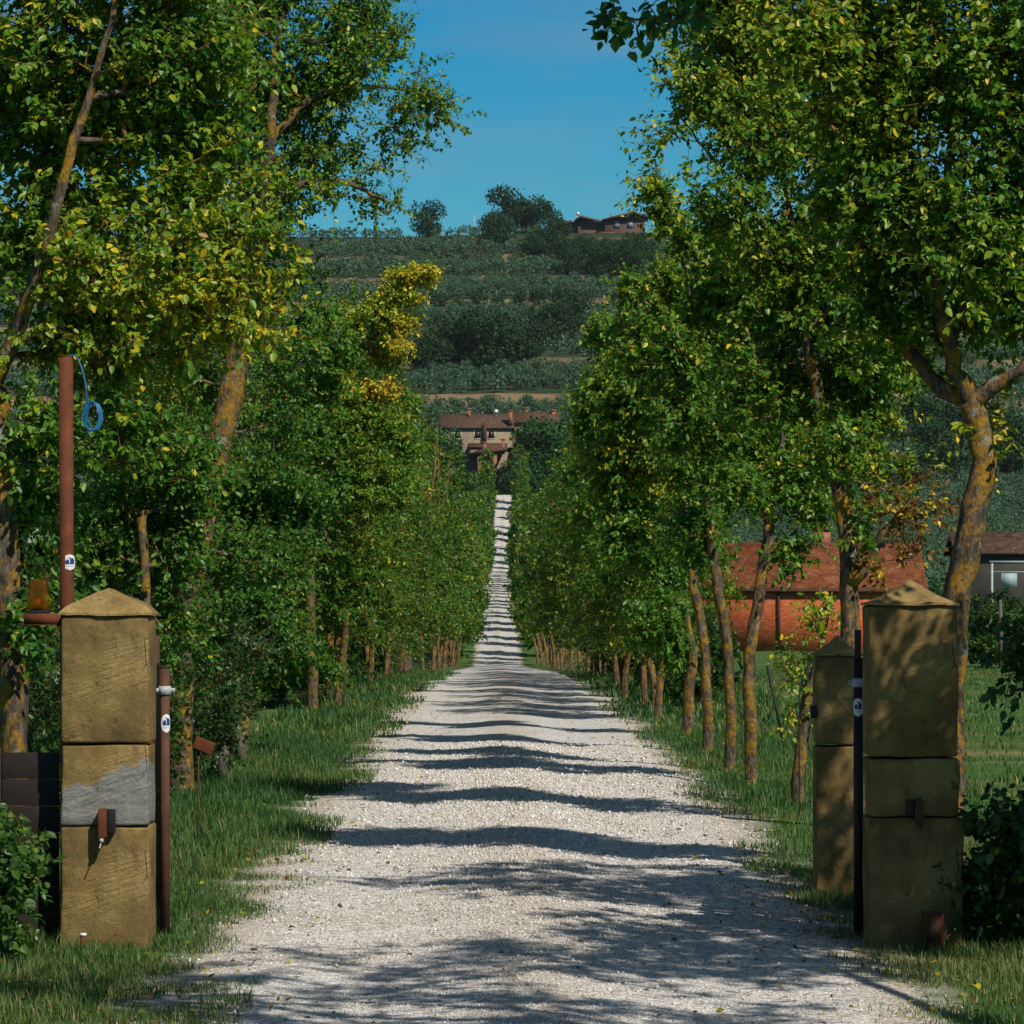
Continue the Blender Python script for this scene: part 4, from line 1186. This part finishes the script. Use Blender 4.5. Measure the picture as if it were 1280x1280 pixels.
bx = thing("metal_box", (X_(1165, 19.9), 19.86, 0), "small rust-red metal box at the foot of the right pillar", "box")
mb = MB(); mb.box((-.055, -.05, .0), (.055, .06, .20)); mb.build("case", RUST, bx)
mb = MB(); mb.box((-.042, -.056, .05), (.042, -.0505, .17)); mb.build("cover", RUSTDARK, bx)
mb = MB(); mb.box((-.057, -.052, .201), (.057, .062, .208)); mb.build("lid", RUSTDARK, bx, bevel=.003)
st = thing("pipe_stub", (X_(104, 19.8), 19.8, 0), "short rusty pipe stub with a pale cap by the left pillar's foot", "pipe")
mb = MB(); mb.tube([(0, 0, -.05), (0, 0, .085)], .017, 12); mb.build("pipe", RUST, st)
mb = MB(); mb.tube([(0, 0, .0855), (0, 0, .10)], .019, 12); mb.build("cap", WHITEP, st)

# dark panel joining the left pillar, black box and pale cable on the small pillar
fp = thing("fence_panel", (X_(38, 20.25), 20.25, 0), "dark brown boarded panel between the left pillar and the hedge", "fence")
mb = MB()
for i in range(7): mb.box((-.155 if i else -.16, -.012, .02 + .148 * i), (.158, .012, .02 + .148 * i + .144))
mb.build("boards", DARKMET, fp, bevel=.002)
mb = MB(); mb.box((-.19, -.02, -.05), (-.161, .02, 1.08)); mb.build("post", DARKMET, fp)
ph = thing("intercom", (X_(1018, YS), YS + .04, pz(898, YS)), "small black box fixed to the small pillar's side", "box")
mb = MB(); mb.box((-.022, -.04, 0), (.02, .04, .08)); mb.build("case", BLACKP, ph, bevel=.004)
mb = MB(); mb.tube([(-.002, -.0405, .045), (-.002, -.044, .045)], .012, 12); mb.build("eye", DARKWIN, ph)
mb = MB(); q = [at(999, 880, 23.2), at(1000, 858, 23.2), at(1006, 838, 23.2), at(1015, 826, 23.25), at(1024, 822, 23.3)]
q = [q[0] + Vector((0, 0, -.70))] + q
mb.tube(smooth_line(q, .03, random.Random(2), 0), .0045, 8); tag(mb.build("cable", PALECABLE, smooth=True), "pale grey cable arching up beside the small pillar", "cable")

# stakes, post box on a rod, white-tipped rod
YQ = 28.0
lb = thing("marker_box", ground_at(250, YQ), "tilted rusty metal box on a thin rod in the left verge", "marker")
zt = pz(930, YQ)
mb = MB(); mb.tube([(-.02, 0, -.1), (-.01, 0, zt - .05)], .006, 8); mb.build("rod", RUSTDARK, lb)
M = Matrix.Translation((.03, 0, zt)) @ Matrix.Rotation(R(22), 4, 'Y')
mb = MB(); mb.box((-.075, -.04, -.045), (.075, .04, .045), M); mb.build("box", RUST, lb, bevel=.004)
sk = ground_at(984, 46.0)
mb = MB(); t0 = at(959, 832, 46.0) - sk; mb.tube([(0, 0, -.15), tuple(t0)], [.022, .018], 8)
o = mb.build("stake", DARKMET, None, sk); tag(o, "thin dark stake leaning in the grass before the barn", "stake")
sk = ground_at(-6, 24.0)
mb = MB(); mb.tube([(0, 0, -.1), tuple(at(-6, 862, 24.0) - sk)], .012, 8)
o = thing("barrier_pole", (0, 0, 0), "thin pole with a white-tipped arm at the far left edge", "pole"); o.location = sk
mb.build("post", DARKMET, o)
mb = MB(); mb.tube([tuple(at(-6, 862, 24.0) - sk), tuple(at(8, 870, 24.0) - sk)], .014, 8); mb.build("tip", WHITEP, o)
mb = MB(); mb.tube([tuple(at(8.2, 870.2, 24.0) - sk), tuple(at(17, 876, 24.0) - sk)], .010, 8); mb.build("handle", BLACKP, o)
for px, Yk, lean in ((276, 37, .05), (306, 41, -.10)):
    g = ground_at(px, Yk)
    mb = MB(); mb.tube([(0, 0, -.1), (lean * .5, 0, .22), (lean, 0, .48)], [.06, .05, .045], 8, bump=.25, seed=px)
    tag(mb.build("stake", WOODG, None, g), "weathered grey wooden stake in the undergrowth left of the drive", "stake", "grey stakes in the left verge")

# ------------------------------------------------------------------ hedges at the gate
def hedge(seed, loc, ext, H, label, color, npts=330):
    rg2 = random.Random(seed)
    trunk = [(0, 0, -.08), (.02, .05, H * .3), (.0, .0, H * .55)]
    lumps = []
    for i in range(9):
        lumps.append(((rg2.uniform(-ext[0], ext[0]), rg2.uniform(-ext[1], ext[1]), H * rg2.uniform(.2, .85)), (ext[0] * .55, ext[1] * .6, H * .26), rg2.uniform(.3, .55), 1.0))
    me = grow(seed, trunk, .03, .018, [], lumps, npts, .052, 4, 10, True, twig_len=.2, hole=-.5, leafmat=SHRUB, sides=7, up=.1, tip=.003, asp=1.15, tsd=.16)
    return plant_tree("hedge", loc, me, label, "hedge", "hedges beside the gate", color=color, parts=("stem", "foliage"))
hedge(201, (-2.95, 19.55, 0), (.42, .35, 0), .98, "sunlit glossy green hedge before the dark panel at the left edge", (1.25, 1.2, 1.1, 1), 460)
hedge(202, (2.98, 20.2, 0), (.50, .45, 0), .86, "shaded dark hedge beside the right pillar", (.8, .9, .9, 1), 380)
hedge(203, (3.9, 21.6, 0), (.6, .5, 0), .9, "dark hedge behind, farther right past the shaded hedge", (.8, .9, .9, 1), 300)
g = grow(205, [(0, 0, -.1), (.02, 0, .8), (-.02, .0, 1.5)], .02, .012, [[(0, 0, 1.1), (-.12, 0, 1.5), (-.2, 0, 1.72)]],
         [((-.16, 0, 1.52), (.13, .15, .2), .25, 1), ((.1, 0, 1.7), (.25, .2, .3), .3, 1)], 34, .06, 4, 9, True, twig_len=.2, leafmat=SHRUB, sides=6)
plant_tree("sapling", (2.83, 19.2, 0), g, "dark leafy sapling poking in at the right edge above the hedge", "sapling", None, parts=("stem", "foliage"))

# ------------------------------------------------------------------ barn and the shed behind, right of the drive
YA = 200.0
x0, x1 = X_(872, YA), X_(1150, YA)
zb = pz(818, YA) - .3
ba = thing("brick_barn", ((x0 + x1) / 2, YA, zb), "long red brick barn with a sagging tiled roof, right of the drive", "barn")
hw = (x1 - x0) / 2; he = pz(738, YA) - zb; hr = pz(684, YA) - zb; dp = 7.5
mb = MB(); mb.prism([(0, 0), (dp, 0), (dp, he), (dp / 2, hr - .12), (0, he)], 'x', -hw, hw); mb.build("wall", BRICK, ba)
mb = MB(); o_ = .18; sl = (hr - he) / (dp / 2)
mb.prism([(-o_, he - sl * o_ + .10), (dp / 2, hr + .10), (dp + o_, he - sl * o_ + .10), (dp + o_, he - sl * o_ + .28), (dp / 2, hr + .30), (-o_, he - sl * o_ + .28)], 'x', -hw - .4, hw + .4)
rf = mb.build("roof", TILE, ba)
mb = MB(); xch = X_(1036, YA) - (x0 + x1) / 2; mb.box((xch - .45, dp * .55, hr - .4), (xch + .45, dp * .55 + .8, hr + 1.0)); mb.box((xch - .55, dp * .55 - .1, hr + 1.001), (xch + .55, dp * .55 + .9, hr + 1.15)); mb.build("chimney", BRICKCH, rf)
mb = MB(); xd = X_(973, YA) - (x0 + x1) / 2; mb.tube([(xd, -.10, 0), (xd, -.10, he - .05)], .085, 8); mb.build("downpipe", DARKMET, ba)
mb = MB(); mb.tube([(-hw - .4, -o_ - .09, he - sl * o_ + .10), (hw + .4, -o_ - .09, he - sl * o_ + .10)], .10, 8); mb.build("gutter", RUSTDARK, ba)

YH = 260.0
x0, x1 = X_(1200, YH), X_(1420, YH); zb = hz((x0 + x1) / 2, YH) - .2
sd = thing("shed", ((x0 + x1) / 2, YH, zb), "low farm shed with a brown roof far behind the right pillar", "shed")
hw = (x1 - x0) / 2; he = pz(692, YH) - zb; hr = pz(668, YH) - zb
mb = MB(); mb.prism([(0, 0), (6, 0), (6, he), (3, hr - .1), (0, he)], 'x', -hw, hw); mb.build("wall", rust_material("dull_plaster", (.05, .05, .042), (.085, .08, .065), 1.5, .9), sd)
mb = MB(); mb.prism([(-.5, he - .1), (3, hr), (6.5, he - .1), (6.5, he + .08), (3, hr + .2), (-.5, he + .08)], 'x', -hw - .4, hw + .4); mb.build("roof", TILEBROWN, sd)
YT = 140.0
x0, x1 = X_(1240, YT), X_(1330, YT); zt = pz(704, YT); zg = hz(x0, YT)
fr = thing("trellis_frame", (x0, YT, zg), "pale blue metal frame standing above the vines at the right edge", "frame")
mb = MB(); hh = zt - zg
for i in range(3): mb.box((i * 1.3 - .04, -.04, -.1), (i * 1.3 + .04, .04, hh))
mb.build("posts", BLUEGREY, fr)
mb = MB(); mb.box((-.1, -.05, hh + .001), (2.8, .05, hh + .09)); mb.box((-.1, -.02, hh - .36), (2.8, .02, hh - .31)); mb.box((.35, -.02, hh - .9), (.95, .0, hh - .38)); mb.build("bars", BLUEGREY, fr)

# vine hedge with posts at the end of the right lawn
k = 0
for i in range(9):
    Yv = 108 + 1.6 * (i % 2); X = 11.9 + i * .95
    shrub(SHF, 'sf', i % 2, X, Yv, "leafy vine bush in the row along the lawn's far end", "vine row at the far end of the lawn", rg.uniform(.8, .95), (.95, 1, .9, 1), name="vine_bush")
for i in range(5):
    X = 12.6 + i * 1.55; g = Vector((X, 106.6, hz(X, 106.6)))
    mb = MB(); mb.tube([(0, 0, -.1), (.02, 0, 1.0), (.05 * (i % 3 - 1), 0, 2.0)], [.06, .055, .05], 7)
    tag(mb.build("vine_post", WOODG, None, g), "grey wooden post in front of the vine row on the lawn", "post", "posts of the vine row")

# ------------------------------------------------------------------ farmhouse at the end of the drive
YF = 850.0
SF = F / YF
fx = X_(598, YF); zb = pz(606, YF)
fh = thing("farmhouse", (fx, YF, zb), "stone farmhouse with tiled roofs and brick chimneys closing the avenue", "house")
def fx_(px): return X_(px, YF) - fx
def fz_(py): return pz(py, YF) - zb
def gable(roofname, xa, xb, ze, zr, d0, d1, m, parent, ov=.6, th=.25):
    mb = MB(); dm = (d0 + d1) / 2; sl = (zr - ze) / (dm - d0)
    mb.prism([(d0 - ov, ze - sl * ov), (dm, zr), (d1 + ov, ze - sl * ov), (d1 + ov, ze - sl * ov + th), (dm, zr + th), (d0 - ov, ze - sl * ov + th)], 'x', xa - .5, xb + .5)
    return mb.build(roofname, m, parent)
def house_wall(xa, xb, z0, ze, zr, d0, d1, m, parent):
    mb = MB(); dm = (d0 + d1) / 2
    mb.prism([(d0, z0), (d1, z0), (d1, ze), (dm, zr - .05), (d0, ze)], 'x', xa, xb); return mb.build("wall", m, parent)
house_wall(fx_(553), fx_(640), -8, fz_(534), fz_(518), 0, 10, BRICKPALE, fh)
rf = gable("roof", fx_(553), fx_(640), fz_(534), fz_(518), 0, 10, TILEBROWN, fh)
def chim(px, py0, py1, wpx, y, parent, m=BRICKCH):
    mb = MB(); a, b = fx_(px - wpx / 2), fx_(px + wpx / 2)
    mb.box((a, y, fz_(py1) - .5), (b, y + .9, fz_(py0))); mb.box((a - .15, y - .15, fz_(py0) + .001), (b + .15, y + 1.05, fz_(py0) + .3)); return mb.build("chimney", m, parent)
chim(586, 511, 519, 5, 4.0, rf); chim(638, 514, 528, 5, -.2, rf)
house_wall(fx_(643), fx_(697), -8, fz_(527), fz_(514), 3, 12, BRICKPALE, fh)
rf = gable("roof", fx_(643), fx_(697), fz_(527), fz_(514), 3, 12, TILEBROWN, fh); chim(692, 512, 522, 5, 6, rf); chim(658, 509, 516, 4, 8, rf)
for px in (597, 614, 572, 655, 680):
    d = 0 if px < 640 else 3
    mb = MB(); a, b = fx_(px - 3.6), fx_(px + 3.6); z0, z1 = fz_(548), fz_(538.5)
    mb.box((a - .2, d - .06, z0 - .2), (b + .2, d - .003, z0)); mb.box((a - .2, d - .06, z1), (b + .2, d - .003, z1 + .2)); mb.box((a - .2, d - .06, z0 + .001), (a, d - .003, z1 - .001)); mb.box((b, d - .06, z0 + .001), (b + .2, d - .003, z1 - .001))
    f_ = mb.build("window", CREAM, fh)
    mb = MB(); mb.box((a, d - .03, z0), (b, d - .002, z1)); mb.build("pane", DARKWIN, f_)
mb = MB(); xx = fx_(606); mb.tube([(xx, -.7, fz_(556)), (xx, -.7, fz_(528))], .45, 8); mb.build("flue", RUSTDARK, fh)
# lean-to roof and porch in front
mb = MB(); mb.prism([(-3.5, fz_(559)), (-.05, fz_(554)), (-.05, fz_(554) - .3), (-3.5, fz_(559) - .3)], 'x', fx_(586), fx_(634)); lr = mb.build("lean_to_roof", TILEBROWN, fh)
house_wall(fx_(588), fx_(618), -10, fz_(566), fz_(563), -9, -1, BRICKPALE, fh)
mb = MB(); za, zc_, zd = fz_(572), fz_(561.5), fz_(573)
mb.prism([(fx_(584), za), (fx_(644), fz_(564)), (fx_(644), fz_(564) + .35), (fx_(610), fz_(561)), (fx_(584), za + .3)], 'y', -12.5, -3.6); pr_ = mb.build("porch_roof", TILEBROWN, fh)
chim(606, 555, 568, 4.5, -7, pr_); chim(629, 551, 566, 4, -6, pr_)
for px, py0, py1 in ((619, 573, 600), (637, 568, 600), (600, 573, 604)):
    mb = MB(); mb.box((fx_(px - 2.4), -12, fz_(py1) - 3), (fx_(px + 2.4), -11.2, fz_(py0) + .35)); mb.build("porch_column", BRICKCH, fh)
mb = MB(); dz = fz_(513); dxx = fx_(620)
mb.tube([(dxx, 4.6, fz_(520)), (dxx, 4.6, dz)], .06, 6); mb.tube([(dxx, 4.5, dz), (dxx, 4.3, dz + .05)], [.55, .15], 12); mb.build("satellite_dish", WHITEP, fh)

# ------------------------------------------------------------------ villa on the ridge
YV = 1500.0
vx = X_(752, YV); vz = hz(vx, YV)
def vx_(px): return X_(px, YV) - vx
def vz_(py): return pz(py, YV) - vz
vl = thing("hilltop_villa", (vx, YV, vz), "mauve-walled villa with low brown roofs on the ridge", "house")
def vgable(xa, xap, xb, z_l, z_ap, z_r, d0, d1, zbase, wall, roof):
    mb = MB(); mb.prism([(xa, zbase), (xb, zbase), (xb, z_r), (xap, z_ap), (xa, z_l)], 'y', d0, d1); mb.build("wall", wall, vl)
    mb = MB(); t = .7; e = 1.2
    sl1 = (z_ap - z_l) / max(.1, xap - xa); sl2 = (z_ap - z_r) / max(.1, xb - xap)
    mb.prism([(xa - e, z_l - sl1 * e + .02), (xap, z_ap + .02), (xb + e, z_r - sl2 * e + .02), (xb + e, z_r - sl2 * e + t), (xap, z_ap + t), (xa - e, z_l - sl1 * e + t)], 'y', d0 - 1.5, d1 + 1)
    return mb.build("roof", roof, vl)
rz_ = vgable(vx_(701), vx_(712), vx_(727), vz_(281), vz_(277), vz_(280), 2, 12, -10, MAUVE, TILEBROWN)
r2 = vgable(vx_(722), vx_(725), vx_(757), vz_(274), vz_(271.5), vz_(279), 0, 12, -10, MAUVE, TILEBROWN)
r3 = vgable(vx_(756), vx_(790), vx_(806), vz_(276.5), vz_(267.5), vz_(272), -3, 10, -12, MAUVE, TILEBROWN)
mb = MB(); mb.add([(vx_(730), -2.4, vz_(277.2)), (vx_(752), -2.4, vz_(278.2)), (vx_(752), 6, vz_(273.2)), (vx_(731), 6, vz_(272.4)), (vx_(730), -2.4, vz_(277.2) - .2), (vx_(752), -2.4, vz_(278.2) - .2), (vx_(752), 6, vz_(273.2) - .2), (vx_(731), 6, vz_(272.4) - .2)],
                  [(0, 1, 2, 3), (7, 6, 5, 4), (0, 4, 5, 1), (1, 5, 6, 2), (2, 6, 7, 3), (3, 7, 4, 0)]); mb.build("solar_panel", SOLAR, r2)
mb = MB(); mb.box((vx_(763), 1, vz_(274)), (vx_(765.5), 2, vz_(266.5))); mb.build("chimney", BRICKCH, r3)
for px in (770.5, 787.5):
    mb = MB(); a, b = vx_(px - 3.2), vx_(px + 3.2); z0, z1 = vz_(285.5), vz_(277.5)
    mb.box((a - .3, -3.1, z0 - .3), (b + .3, -3.004, z1 + .3)); f_ = mb.build("window", MAUVE, vl)
    mb = MB(); mb.box((a, -3.2, z0), (b, -3.104, z1)); mb.build("pane", SKYWIN, f_)
mb = MB(); mb.prism([(-8, vz_(293)), (-3.1, vz_(290.2)), (-3.1, vz_(291)), (-8, vz_(294))], 'x', vx_(748), vx_(770)); mb.build("awning", TILE, vl)
mb = MB(); mb.tube([(vx_(722.5), 4, vz_(276)), (vx_(722.5), 4, vz_(266))], .12, 6); mb.tube([(vx_(722.5), 3.9, vz_(266)), (vx_(722.5), 3.3, vz_(266))], [.8, .3], 10); mb.build("aerial", WHITEP, vl)
ax, ay = X_(593, 1490), 1490
mb = MB(); mb.tube([(0, 0, -1), (0, 0, pz(268, 1490) - hz(ax, ay))], [.22, .14], 6)
tag(mb.build("mast", GALV, None, (ax, ay, hz(ax, ay))), "thin pale mast standing on the ridge against the sky", "mast")

# ------------------------------------------------------------------ hillside trees
def puff(seed, H, W, n, leaf, m, low=.12, flat=.8):
    """far crown: leaf clumps through several lobes, on a short trunk"""
    rng = np.random.default_rng(seed)
    lob = []
    for i in range(9):
        a = i * 2.4; r = W * .5 * rng.uniform(.2, .62)
        lob.append((r * math.cos(a), r * math.sin(a), H * rng.uniform(low + .18, .84), W * rng.uniform(.20, .30)))
    P, TN = [], []
    for i in range(n):
        l = lob[rng.integers(9)]
        d = rng.normal(size=3); d /= np.linalg.norm(d)
        P.append((l[0] + d[0] * l[3], l[1] + d[1] * l[3], max(.2, l[2] + d[2] * l[3] * flat))); TN.append(d)
    P = np.array(P) + rng.normal(0, W * .03, (n, 3)); TN = np.array(TN)
    AX = rng.normal(size=(n, 3)); NM = TN + rng.normal(0, .25, (n, 3))
    V, Fa = leaf_mesh(P, AX, NM, leaf * rng.uniform(.6, 1.4, n), False, 1.2)
    cme = make_mesh("crown", V, [Fa], m, np.repeat(np.clip(rng.normal(.5, .2, n), 0, 1), 2))
    mb = MB(); mb.tube([(0, 0, -.6), (.1, 0, H * .35), (.0, .1, H * .6)], [W * .05, W * .04, W * .02], 6)
    for i in range(4):
        l = lob[i]; mb.tube([(.1, 0, H * .3), (l[0], l[1], l[2])], [W * .03, W * .01], 5)
    V = np.concatenate(mb.V)
    tme = make_mesh("trunk", V, [np.array(mb.Q), np.array(mb.T)], BARK)
    return tme, cme
OL = [puff(300 + i, 4.2 + .3 * i, 4.6, 1000, .36, OLIVE, .0) for i in range(4)]
DK = [puff(320 + i, 12.0 + i, 12.5, 2600, .72, DARKLEAF, -.08) for i in range(3)]
SB = [puff(330 + i, 4.0, 6.0, 800, .5, DARKLEAF, -.1) for i in range(2)]
DRY = [puff(340 + i, 3.0, 5.0, 700, .42, DRYLEAF, -.1) for i in range(2)]
hfirst = {}
def hill_tree(pool, key, i, X, Y, label, cat, group, name, sc=1.0, color=(1, 1, 1, 1)):
    k = (key, i % len(pool)); loc = (X, Y, hz(X, Y)); rz = rg.uniform(0, 6.28)
    if k not in hfirst:
        hfirst[k] = t = plant_tree(name, loc, pool[i % len(pool)], label, cat, group, rz, sc, color)
    else:
        t = dup(hfirst[k], loc, rz, sc, label, group); t.name = name
        for c in t.children: c.color = color
    return t

def hill_Y(px, py):
    """distance at which the hill shows at this place in the view"""
    for Y in np.arange(700, 1560, 2.0):
        if hz((px - CXP) * Y / F, Y) >= EYE - (py - HYP) * Y / F: return Y
    return 1500.0

dark = [(535, 293, 1.3), (636, 300, 1.45), (668, 303, 1.3), (618, 310, 1.1), (700, 322, 1.0), (735, 330, .85), (765, 330, .8), (755, 350, .9), (790, 352, .9), (715, 345, .8), (690, 306, 1.0), (655, 292, 1.25), (625, 300, .9), (665, 322, .7), (680, 330, .8), (745, 342, .9), (775, 346, .95), (725, 322, .75), (705, 334, .9), (800, 335, 1.0),
        (575, 462, 1.35), (610, 465, 1.5), (640, 458, 1.1), (545, 468, 1.1), (690, 432, 1.15), (715, 425, 1.2), (520, 470, .9), (665, 450, .8), (1180, 600, 1.1), (1160, 560, 1.2), (1260, 590, 1.2), (1215, 560, 1.1)]
DL = ["round dark tree standing alone on the ridge left of the mast", "big dark oak on the ridge right of the mast", None]
dpos = []
for i, (px, py, sc) in enumerate(dark):
    Y = 1492.0 if i in (0, 1, 2) else hill_Y(px, py)
    X = X_(px, Y); dpos.append((X, Y, 8.5 * sc))
    lab = "round dark tree standing alone on the ridge left of the mast" if i == 0 else ("dark round oak on the slope below the hilltop villa" if i < 20 else
          ("dark oak in the clump halfway down the olive hillside" if i < 28 else "dark oak on the hillside seen behind the right trees"))
    grp = None if i == 0 else ("oaks below the villa" if i < 20 else ("oaks halfway down the hillside" if i < 28 else "oaks on the right hillside"))
    hill_tree(DK, 'd', i, X, Y, lab, "tree", grp, "oak_tree", sc * (.92 if i == 0 else 1.0))
for i, (px, py) in enumerate([(505, 390), (525, 388), (548, 386), (572, 388), (598, 384), (622, 386), (648, 384), (672, 382), (700, 380), (722, 384)]):
    Y = hill_Y(px, py); hill_tree(SB, 'b', i, X_(px, Y), Y, "dark bush in the scrub line across the olive hillside", "shrub", "dark bushes of the scrub line", "bush", rg.uniform(.8, 1.2))
for i, (px, py) in enumerate([(555, 322), (575, 316), (595, 318), (545, 312), (605, 326), (585, 330), (560, 332)]):
    Y = hill_Y(px, py); hill_tree(DRY, 'y', i, X_(px, Y), Y, "dry brownish bush on the upper slope below the ridge", "shrub", "dry bushes on the upper slope", "bush", rg.uniform(.8, 1.2))

# olive trees in terrace rows: the ones in plain view one by one, the wings of the grove as one mass
n_ol = 0
wing = []
for row in range(64):
    Y0 = 876 + row * 9.8
    fr = ((Y0 - 921) / 79.0) % 1.0
    if fr > .89: continue
    x = -420.0
    while x < 420:
        Y = Y0 + rg.uniform(-4.2, 4.2) - (14 * math.sin(x / 55.0 + .6) - .06 * x) * .9
        if Y > 1498: x += 5; continue
        px = CXP + x * F / Y
        if all((x - a) ** 2 + (Y - b) ** 2 > c * c for a, b, c in dpos) and rg.random() > .04 and not (680 < px < 820 and Y > 1425):
            if 480 < px < 735 and n_ol < 295 and row % 2 == 0:
                hill_tree(OL, 'o', n_ol, x, Y, "silvery olive tree in the terraced rows on the hillside", "tree", "olive trees on the terraced hillside", "olive_tree", rg.uniform(.8, 1.2) * (1.0)); n_ol += 1
            else:
                wing.append((x, Y))
        x += rg.uniform(4.0, 5.6)
def wing_mass(pts, k, lf, label):
    rng = np.random.default_rng(3)
    pts = np.array(pts); P, N = [], []
    for x, Y in pts:
        z = hz(x, Y); s = rng.uniform(.8, 1.2)
        d = rng.normal(size=(k, 3)); d /= np.linalg.norm(d, axis=1, keepdims=True)
        c = rng.normal(0, .7, (k, 3)) * np.array([1, 1, .5])
        P.append(np.array([x, Y, z + 2.1 * s]) + c + d * np.array([1.6, 1.6, 1.3]) * s); N.append(d)
    P = np.concatenate(P); N = np.concatenate(N); n = len(P)
    V, Fa = leaf_mesh(P, rng.normal(size=(n, 3)), N + rng.normal(0, .4, (n, 3)), lf * rng.uniform(.6, 1.4, n), False, 1.2)
    o = link("olive_grove", make_mesh("olive_grove", V, [Fa], OLIVE, np.repeat(np.clip(rng.normal(.5, .2, n), 0, 1), 2)))
    tag(o, label, "olive grove", kind="stuff")
wing_mass(wing, 90, .85, "grey-green olive grove covering the wings of the far hillside")
low = []
Yg = 325.0
while Yg < 868:
    xg = -(.16 * Yg + 18)
    while xg < .16 * Yg + 18:
        px = CXP + xg * F / Yg
        if abs(xg - float(xc(Yg))) > 9.5 and not (Yg > 640 and 520 < px < 735):
            low.append((xg + rg.uniform(-1, 1), Yg + rg.uniform(-2, 2)))
        xg += rg.uniform(5.5, 7.5)
    Yg += 8.0
wing_mass(low, 150, .48, "grey-green olive grove filling the lower slopes either side of the far drive")
# scrub round the farmhouse and dark bushes closing the end of the drive
for i, (px, py, Y, sc) in enumerate([(671, 592, 835, 1.15), (684, 585, 832, 1.25), (698, 590, 836, 1.3), (660, 605, 828, .8), (548, 600, 832, .9), (530, 600, 830, 1.3), (586, 612, 826, .42), (530, 600, 834, .95), (704, 596, 838, 1.0), (722, 600, 838, 1.0), (642, 604, 830, .55), (606, 614, 826, .34), (640, 617, 824, .4), (512, 600, 836, 1.0), (745, 600, 838, 1.0)]):
    X = X_(px, Y)
    hill_tree(DK, 'd', i, X, Y, "dark leafy tree crowding the foot of the stone farmhouse", "tree", "trees round the farmhouse", "broadleaf_tree", sc, (1.25, 1.5, 1.1, 1))
print("olives", n_ol, "wing", len(wing))

# ------------------------------------------------------------------ the air between here and the hill
def haze():
    mb = MB(); mb.box((-1240, -60, -60), (1240, 3020, 190))
    m, nt = mat("thin_haze")
    out = nt.nodes.new("ShaderNodeOutputMaterial"); pv = nt.nodes.new("ShaderNodeVolumePrincipled")
    pv.inputs['Color'].default_value = (0.72, 0.86, 1.0, 1)
    pv.inputs['Density'].default_value = 0.000022
    nt.links.new(pv.outputs[0], out.inputs['Volume'])
    tag(mb.build("haze", m), "thin bluish haze softening the far hill", "haze", kind="stuff")
haze()
